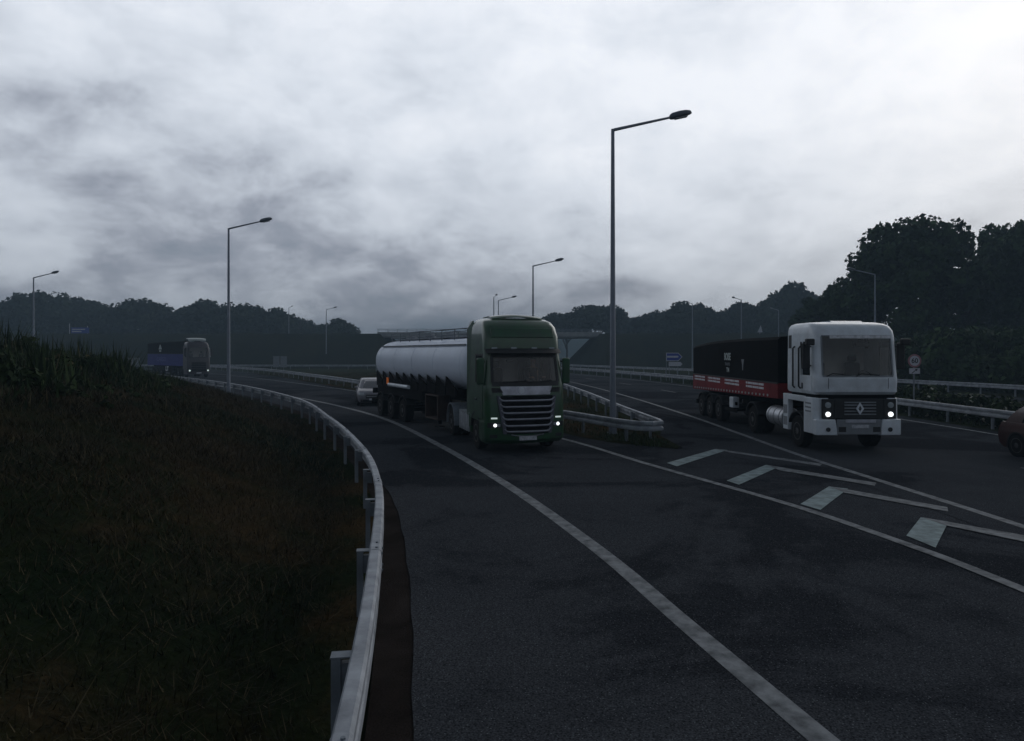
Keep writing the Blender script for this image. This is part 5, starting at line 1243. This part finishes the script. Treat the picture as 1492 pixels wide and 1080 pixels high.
# ------------------------------------------------------------------ cars
def car(loc, rz, paint, label, lit=False):
    t = empty('car', loc, rz); tag(t, label, 'car'); L = 4.15
    S = Shell([(0.20,0.14,L-0.12,0.80,0.30,0.10),(0.34,0.02,L-0.02,0.87,0.34,0.12),(0.55,0.0,L,0.89,0.36,0.12),(0.70,0.03,L-0.02,0.89,0.38,0.12),(0.80,0.14,L-0.04,0.875,0.40,0.12),(0.88,0.42,L-0.07,0.86,0.42,0.12),(0.95,0.92,L-0.10,0.84,0.36,0.12)])
    fs = list(np.linspace(-1, 1, 9)); ts = list(np.linspace(0, 1, 7))
    mb = MB(); S.mesh(mb, [0.20,0.34,0.45,0.55,0.63,0.70,0.75,0.80,0.84,0.88,0.92,0.95], fs, ts, nc=6); body = mb.build('body', paint, t, smooth=40)
    Gh = Shell([(0.94,0.96,L-0.16,0.80,0.26,0.10),(1.15,1.30,L-0.32,0.74,0.26,0.10),(1.34,1.62,L-0.52,0.67,0.26,0.10),(1.42,1.84,L-0.66,0.63,0.26,0.10),(1.46,2.10,L-0.90,0.55,0.26,0.10)])
    mb = MB(); Gh.mesh(mb, [0.94,1.05,1.15,1.25,1.34,1.38,1.42,1.46], fs, ts, nc=6); rf = mb.build('roof', paint, t, smooth=45)
    mb = MB(); Gh.frontf(mb, -1.05, 1.05, 0.97, 1.36, 0.012, 0.02, 12, 4); mb.build('windscreen', M_black if False else M_glass_car, rf, smooth=60)
    for sg in (-1, 1):
        for y in ((0.03, 0.40), (0.44, 0.76)):
            mb = MB(); Gh.side(mb, sg, y, 0.98, 1.34, 0.010, 0.02, 5, 4, t=True); mb.build('side_window', M_glass_car, rf, smooth=60)
        mb = MB(); S.front(mb, (sg*0.52, sg*0.82), 0.60, 0.74, 0.012, 0.03, 7, 4); hl = mb.build('headlight', M_hl_off, t, smooth=50)
        mb = MB(); mb.b2(sg*0.52, sg*0.80, L-0.03, L+0.012, 0.62, 0.82); mb.build('tail_lamp', M_sign_red, t, bevel=0.02)
        mb = MB(); mb.box((sg*0.93, 1.28, 0.99), (0.18, 0.10, 0.12)); mb.build('mirror', paint, t, bevel=0.03)
        for y in (0.80, 3.42):
            mb = MB(); arc_guard(mb, sg*0.62, sg*0.895, y, 0.32, 0.345, -20, 200, 20, 0.04); mb.build('wheel_arch', M_black, t, smooth=40)
            mb = MB(); mb.cyl((sg*0.70, y, 0.34), (sg*0.893, y, 0.34), 0.345, n=28); mb.build('arch_liner', M_chassis, t)
            wheel(t, sg*0.80, y, 0.32, 0.20, sg, rimr=0.68)
        mb = MB(); mb.box((sg*0.885, 2.2, 0.78), (0.02, 0.2, 0.03)); mb.build('handle', M_black, body)
        mb = MB(); S.side(mb, sg, (1.2, 3.0), 0.24, 0.36, 0.012, 0.02, 6, 2); mb.build('sill', M_black, body)
    mb = MB(); S.front(mb, (-0.44, 0.44), 0.42, 0.64, 0.010, 0.03, 8, 4); gr = mb.build('grille', M_black, t, smooth=50)
    mb = MB(); S.front(mb, (-0.40, 0.40), 0.53, 0.56, 0.022, 0.02, 8, 2); mb.build('grille_bar', M_chrome, gr)
    mb = MB(); S.front(mb, (-0.7, 0.7), 0.23, 0.36, 0.012, 0.03, 10, 3); mb.build('air_dam', M_black, body)
    mb = MB(); mb.b2(-0.26, 0.26, S.F(0,0.4)-0.03, S.F(0,0.4)-0.012, 0.33, 0.43); mb.build('number_plate', M_plate, t)
    # rear window
    mb = MB(); P = []
    for z in np.linspace(1.0, 1.36, 4):
        yb = Gh.at(z)[1]; w = Gh.at(z)[2]; P.append([(x, yb + 0.012, z) for x in np.linspace(-w+0.08, w-0.08, 6)])
    mb.slab(P, (0,-0.02,0)); mb.build('rear_window', M_glass_car, rf)
    return t
M_glass_car = mat('car_glass', (0.03, 0.034, 0.04), 0.06, spec=0.9, coat=0.6)
car((-7.60, 37.4, 0.016), R(14), M_car_silver, 'pale silver car following close behind the tank trailer')
car((15.3, 15.95, 0.016), R(0.5), M_car_red, 'dark red car cut off by the right edge of the frame')
# ------------------------------------------------------------------ air
mb = MB(); mb.b2(-905, 905, -905, 905, -1.4, 34)
hz = mb.mesh('haze', [])
hm = bpy.data.materials.new('haze_air'); hm.use_nodes = True; nt = hm.node_tree
nt.nodes.remove(nt.nodes['Principled BSDF'])
pv = nt.nodes.new('ShaderNodeVolumePrincipled'); pv.inputs['Color'].default_value = (0.38, 0.53, 0.66, 1); pv.inputs['Density'].default_value = 0.0016; pv.inputs['Anisotropy'].default_value = 0.0
nt.links.new(pv.outputs[0], nt.nodes['Material Output'].inputs['Volume'])
hz.materials.append(hm); tag(link('haze', hz), kind='stuff')

# ------------------------------------------------------------------ sky, sun, camera
w = bpy.data.worlds.new('World'); SC.world = w; w.use_nodes = True
nt = w.node_tree; N = nt.nodes; L = nt.links; bg = N['Background']
def M(op, a, b=None, clamp=False):
    n = N.new('ShaderNodeMath'); n.operation = op; n.use_clamp = clamp
    for k, v in enumerate((a, b)):
        if v is None: continue
        if isinstance(v, (int, float)): n.inputs[k].default_value = v
        else: L.new(v, n.inputs[k])
    return n.outputs[0]
SUN_EL, SUN_AZ = R(24), R(42)                       # azimuth clockwise from +Y
sky = N.new('ShaderNodeTexSky'); sky.sky_type = 'NISHITA'; sky.sun_disc = False; sky.sun_elevation = SUN_EL; sky.sun_rotation = SUN_AZ; sky.dust_density = 3
tc = N.new('ShaderNodeTexCoord'); sep = N.new('ShaderNodeSeparateXYZ'); L.new(tc.outputs['Generated'], sep.inputs[0])
zc = M('MAXIMUM', sep.outputs['Z'], 0.0)
cmb = N.new('ShaderNodeCombineXYZ'); L.new(sep.outputs['X'], cmb.inputs[0]); L.new(sep.outputs['Y'], cmb.inputs[1]); L.new(M('MULTIPLY', M('POWER', zc, 0.8), 1.7), cmb.inputs[2])
def noise(scale, detail, rough, dist, off):
    mp = N.new('ShaderNodeMapping'); mp.inputs['Location'].default_value = off; mp.inputs['Scale'].default_value = (scale, scale, scale)
    L.new(cmb.outputs[0], mp.inputs[0]); n = N.new('ShaderNodeTexNoise'); n.inputs['Scale'].default_value = 1; n.inputs['Detail'].default_value = detail
    n.inputs['Roughness'].default_value = rough; n.inputs['Distortion'].default_value = dist; L.new(mp.outputs[0], n.inputs['Vector']); return n.outputs['Fac']
big = noise(2.6, 5, 0.50, 0.25, (-18.73, 18.75, -3.05)); mid = noise(7.5, 10, 0.60, 0.18, (19.78, 17.87, -2.41))
dens = M('ADD', M('MULTIPLY', big, 0.50), M('MULTIPLY', mid, 0.62))
# brighter where the cloud sheet thins towards the hidden sun (front right, high), darker low and left
brd = M('ADD', M('MULTIPLY', sep.outputs['X'], 0.22), M('MULTIPLY', sep.outputs['Z'], 1.05))
def lobe(az, el, half, amp):
    v = N.new('ShaderNodeVectorMath'); v.operation = 'DOT_PRODUCT'; L.new(tc.outputs['Generated'], v.inputs[0])
    v.inputs[1].default_value = (math.sin(R(az))*math.cos(R(el)), math.cos(R(az))*math.cos(R(el)), math.sin(R(el)))
    m = N.new('ShaderNodeMapRange'); m.interpolation_type = 'SMOOTHSTEP'; m.inputs['From Min'].default_value = math.cos(R(half)); m.inputs['From Max'].default_value = 1.0
    m.inputs['To Min'].default_value = 0.0; m.inputs['To Max'].default_value = amp; L.new(v.outputs['Value'], m.inputs['Value']); return m.outputs['Result']
# a heavy cloud bank on the left, a thin gap under it, a brighter puff right of it, a darker bank low in the middle
masses = M('ADD', M('ADD', lobe(-30, 13, 13, -0.05), lobe(-36, 7.5, 6, 0.10)), M('ADD', lobe(-9, 14.5, 5, 0.13), lobe(0, 2, 14, -0.16)))
val = M('ADD', M('ADD', M('MULTIPLY', M('SUBTRACT', dens, 0.56), 1.4), masses), M('ADD', brd, 0.265))
ramp = N.new('ShaderNodeValToRGB'); e = ramp.color_ramp.elements
for k, (p, c) in enumerate([(0.0,(0.19,0.235,0.295)),(0.20,(0.34,0.37,0.44)),(0.40,(0.62,0.67,0.75)),(0.60,(0.78,0.83,0.91)),(0.85,(0.93,0.965,1.03))]):
    if k > 1: e.new(p)
    e[k].position = p; e[k].color = (*c, 1)
L.new(val, ramp.inputs['Fac'])
# unseen sky above the frame is darkened to keep the ground dark
thick = N.new('ShaderNodeMapRange'); thick.inputs['From Min'].default_value = 0.46; thick.inputs['From Max'].default_value = 0.62; thick.inputs['To Min'].default_value = 1.0; thick.inputs['To Max'].default_value = 0.12
L.new(sep.outputs['Z'], thick.inputs['Value'])
back = N.new('ShaderNodeMapRange'); back.interpolation_type = 'SMOOTHSTEP'; back.inputs['From Min'].default_value = -0.35; back.inputs['From Max'].default_value = 0.45; back.inputs['To Min'].default_value = 0.29; back.inputs['To Max'].default_value = 1.0  # unseen sky behind the camera dimmed to darken the lorry fronts
L.new(sep.outputs['Y'], back.inputs['Value'])
vis = M('MULTIPLY', thick.outputs['Result'], back.outputs['Result'])
tint = N.new('ShaderNodeMix'); tint.data_type = 'RGBA'; tint.inputs['A'].default_value = (0.05, 0.066, 0.088, 1); tint.inputs['B'].default_value = (1, 1, 1, 1); L.new(vis, tint.inputs['Factor'])
sc = N.new('ShaderNodeMix'); sc.data_type = 'RGBA'; sc.blend_type = 'MULTIPLY'; sc.inputs['Factor'].default_value = 1
L.new(ramp.outputs['Color'], sc.inputs['A']); L.new(tint.outputs['Result'], sc.inputs['B'])
x10 = N.new('ShaderNodeMix'); x10.data_type = 'RGBA'; x10.blend_type = 'MULTIPLY'; x10.inputs['Factor'].default_value = 1; x10.inputs['B'].default_value = (10.6, 10.6, 10.6, 1); x10.clamp_result = False
L.new(sc.outputs['Result'], x10.inputs['A'])
mix = N.new('ShaderNodeMix'); mix.data_type = 'RGBA'; mix.inputs['Factor'].default_value = 0.96
L.new(sky.outputs[0], mix.inputs['A']); L.new(x10.outputs['Result'], mix.inputs['B'])
L.new(mix.outputs['Result'], bg.inputs['Color']); bg.inputs['Strength'].default_value = 0.1

sd = bpy.data.lights.new('sun', 'SUN'); sd.energy = 0.5; sd.angle = R(40); sd.color = (1.0, 0.985, 0.96)
so = bpy.data.objects.new('sun', sd); COL.objects.link(so)
dv = Vector((math.sin(SUN_AZ)*math.cos(SUN_EL), math.cos(SUN_AZ)*math.cos(SUN_EL), math.sin(SUN_EL)))
so.rotation_euler = dv.to_track_quat('Z', 'Y').to_euler(); so.location = (60, 60, 60)

cd = bpy.data.cameras.new('camera'); cd.sensor_width = 36; cd.lens = 36*990/1492; cd.shift_y = -27/1492; cd.clip_start = 0.05; cd.clip_end = 4000
co = bpy.data.objects.new('camera', cd); COL.objects.link(co); co.location = (0, 0, 3.0); co.rotation_euler = (R(90), 0, 0); SC.camera = co
SC.view_settings.view_transform = 'Standard'; SC.view_settings.look = 'None'; SC.view_settings.exposure = 0; SC.view_settings.gamma = 1
SC.view_settings.use_curve_mapping = False
SC.cycles.max_bounces = 6; SC.cycles.volume_bounces = 0; SC.cycles.transparent_max_bounces = 8
SC.cycles.use_denoising = True
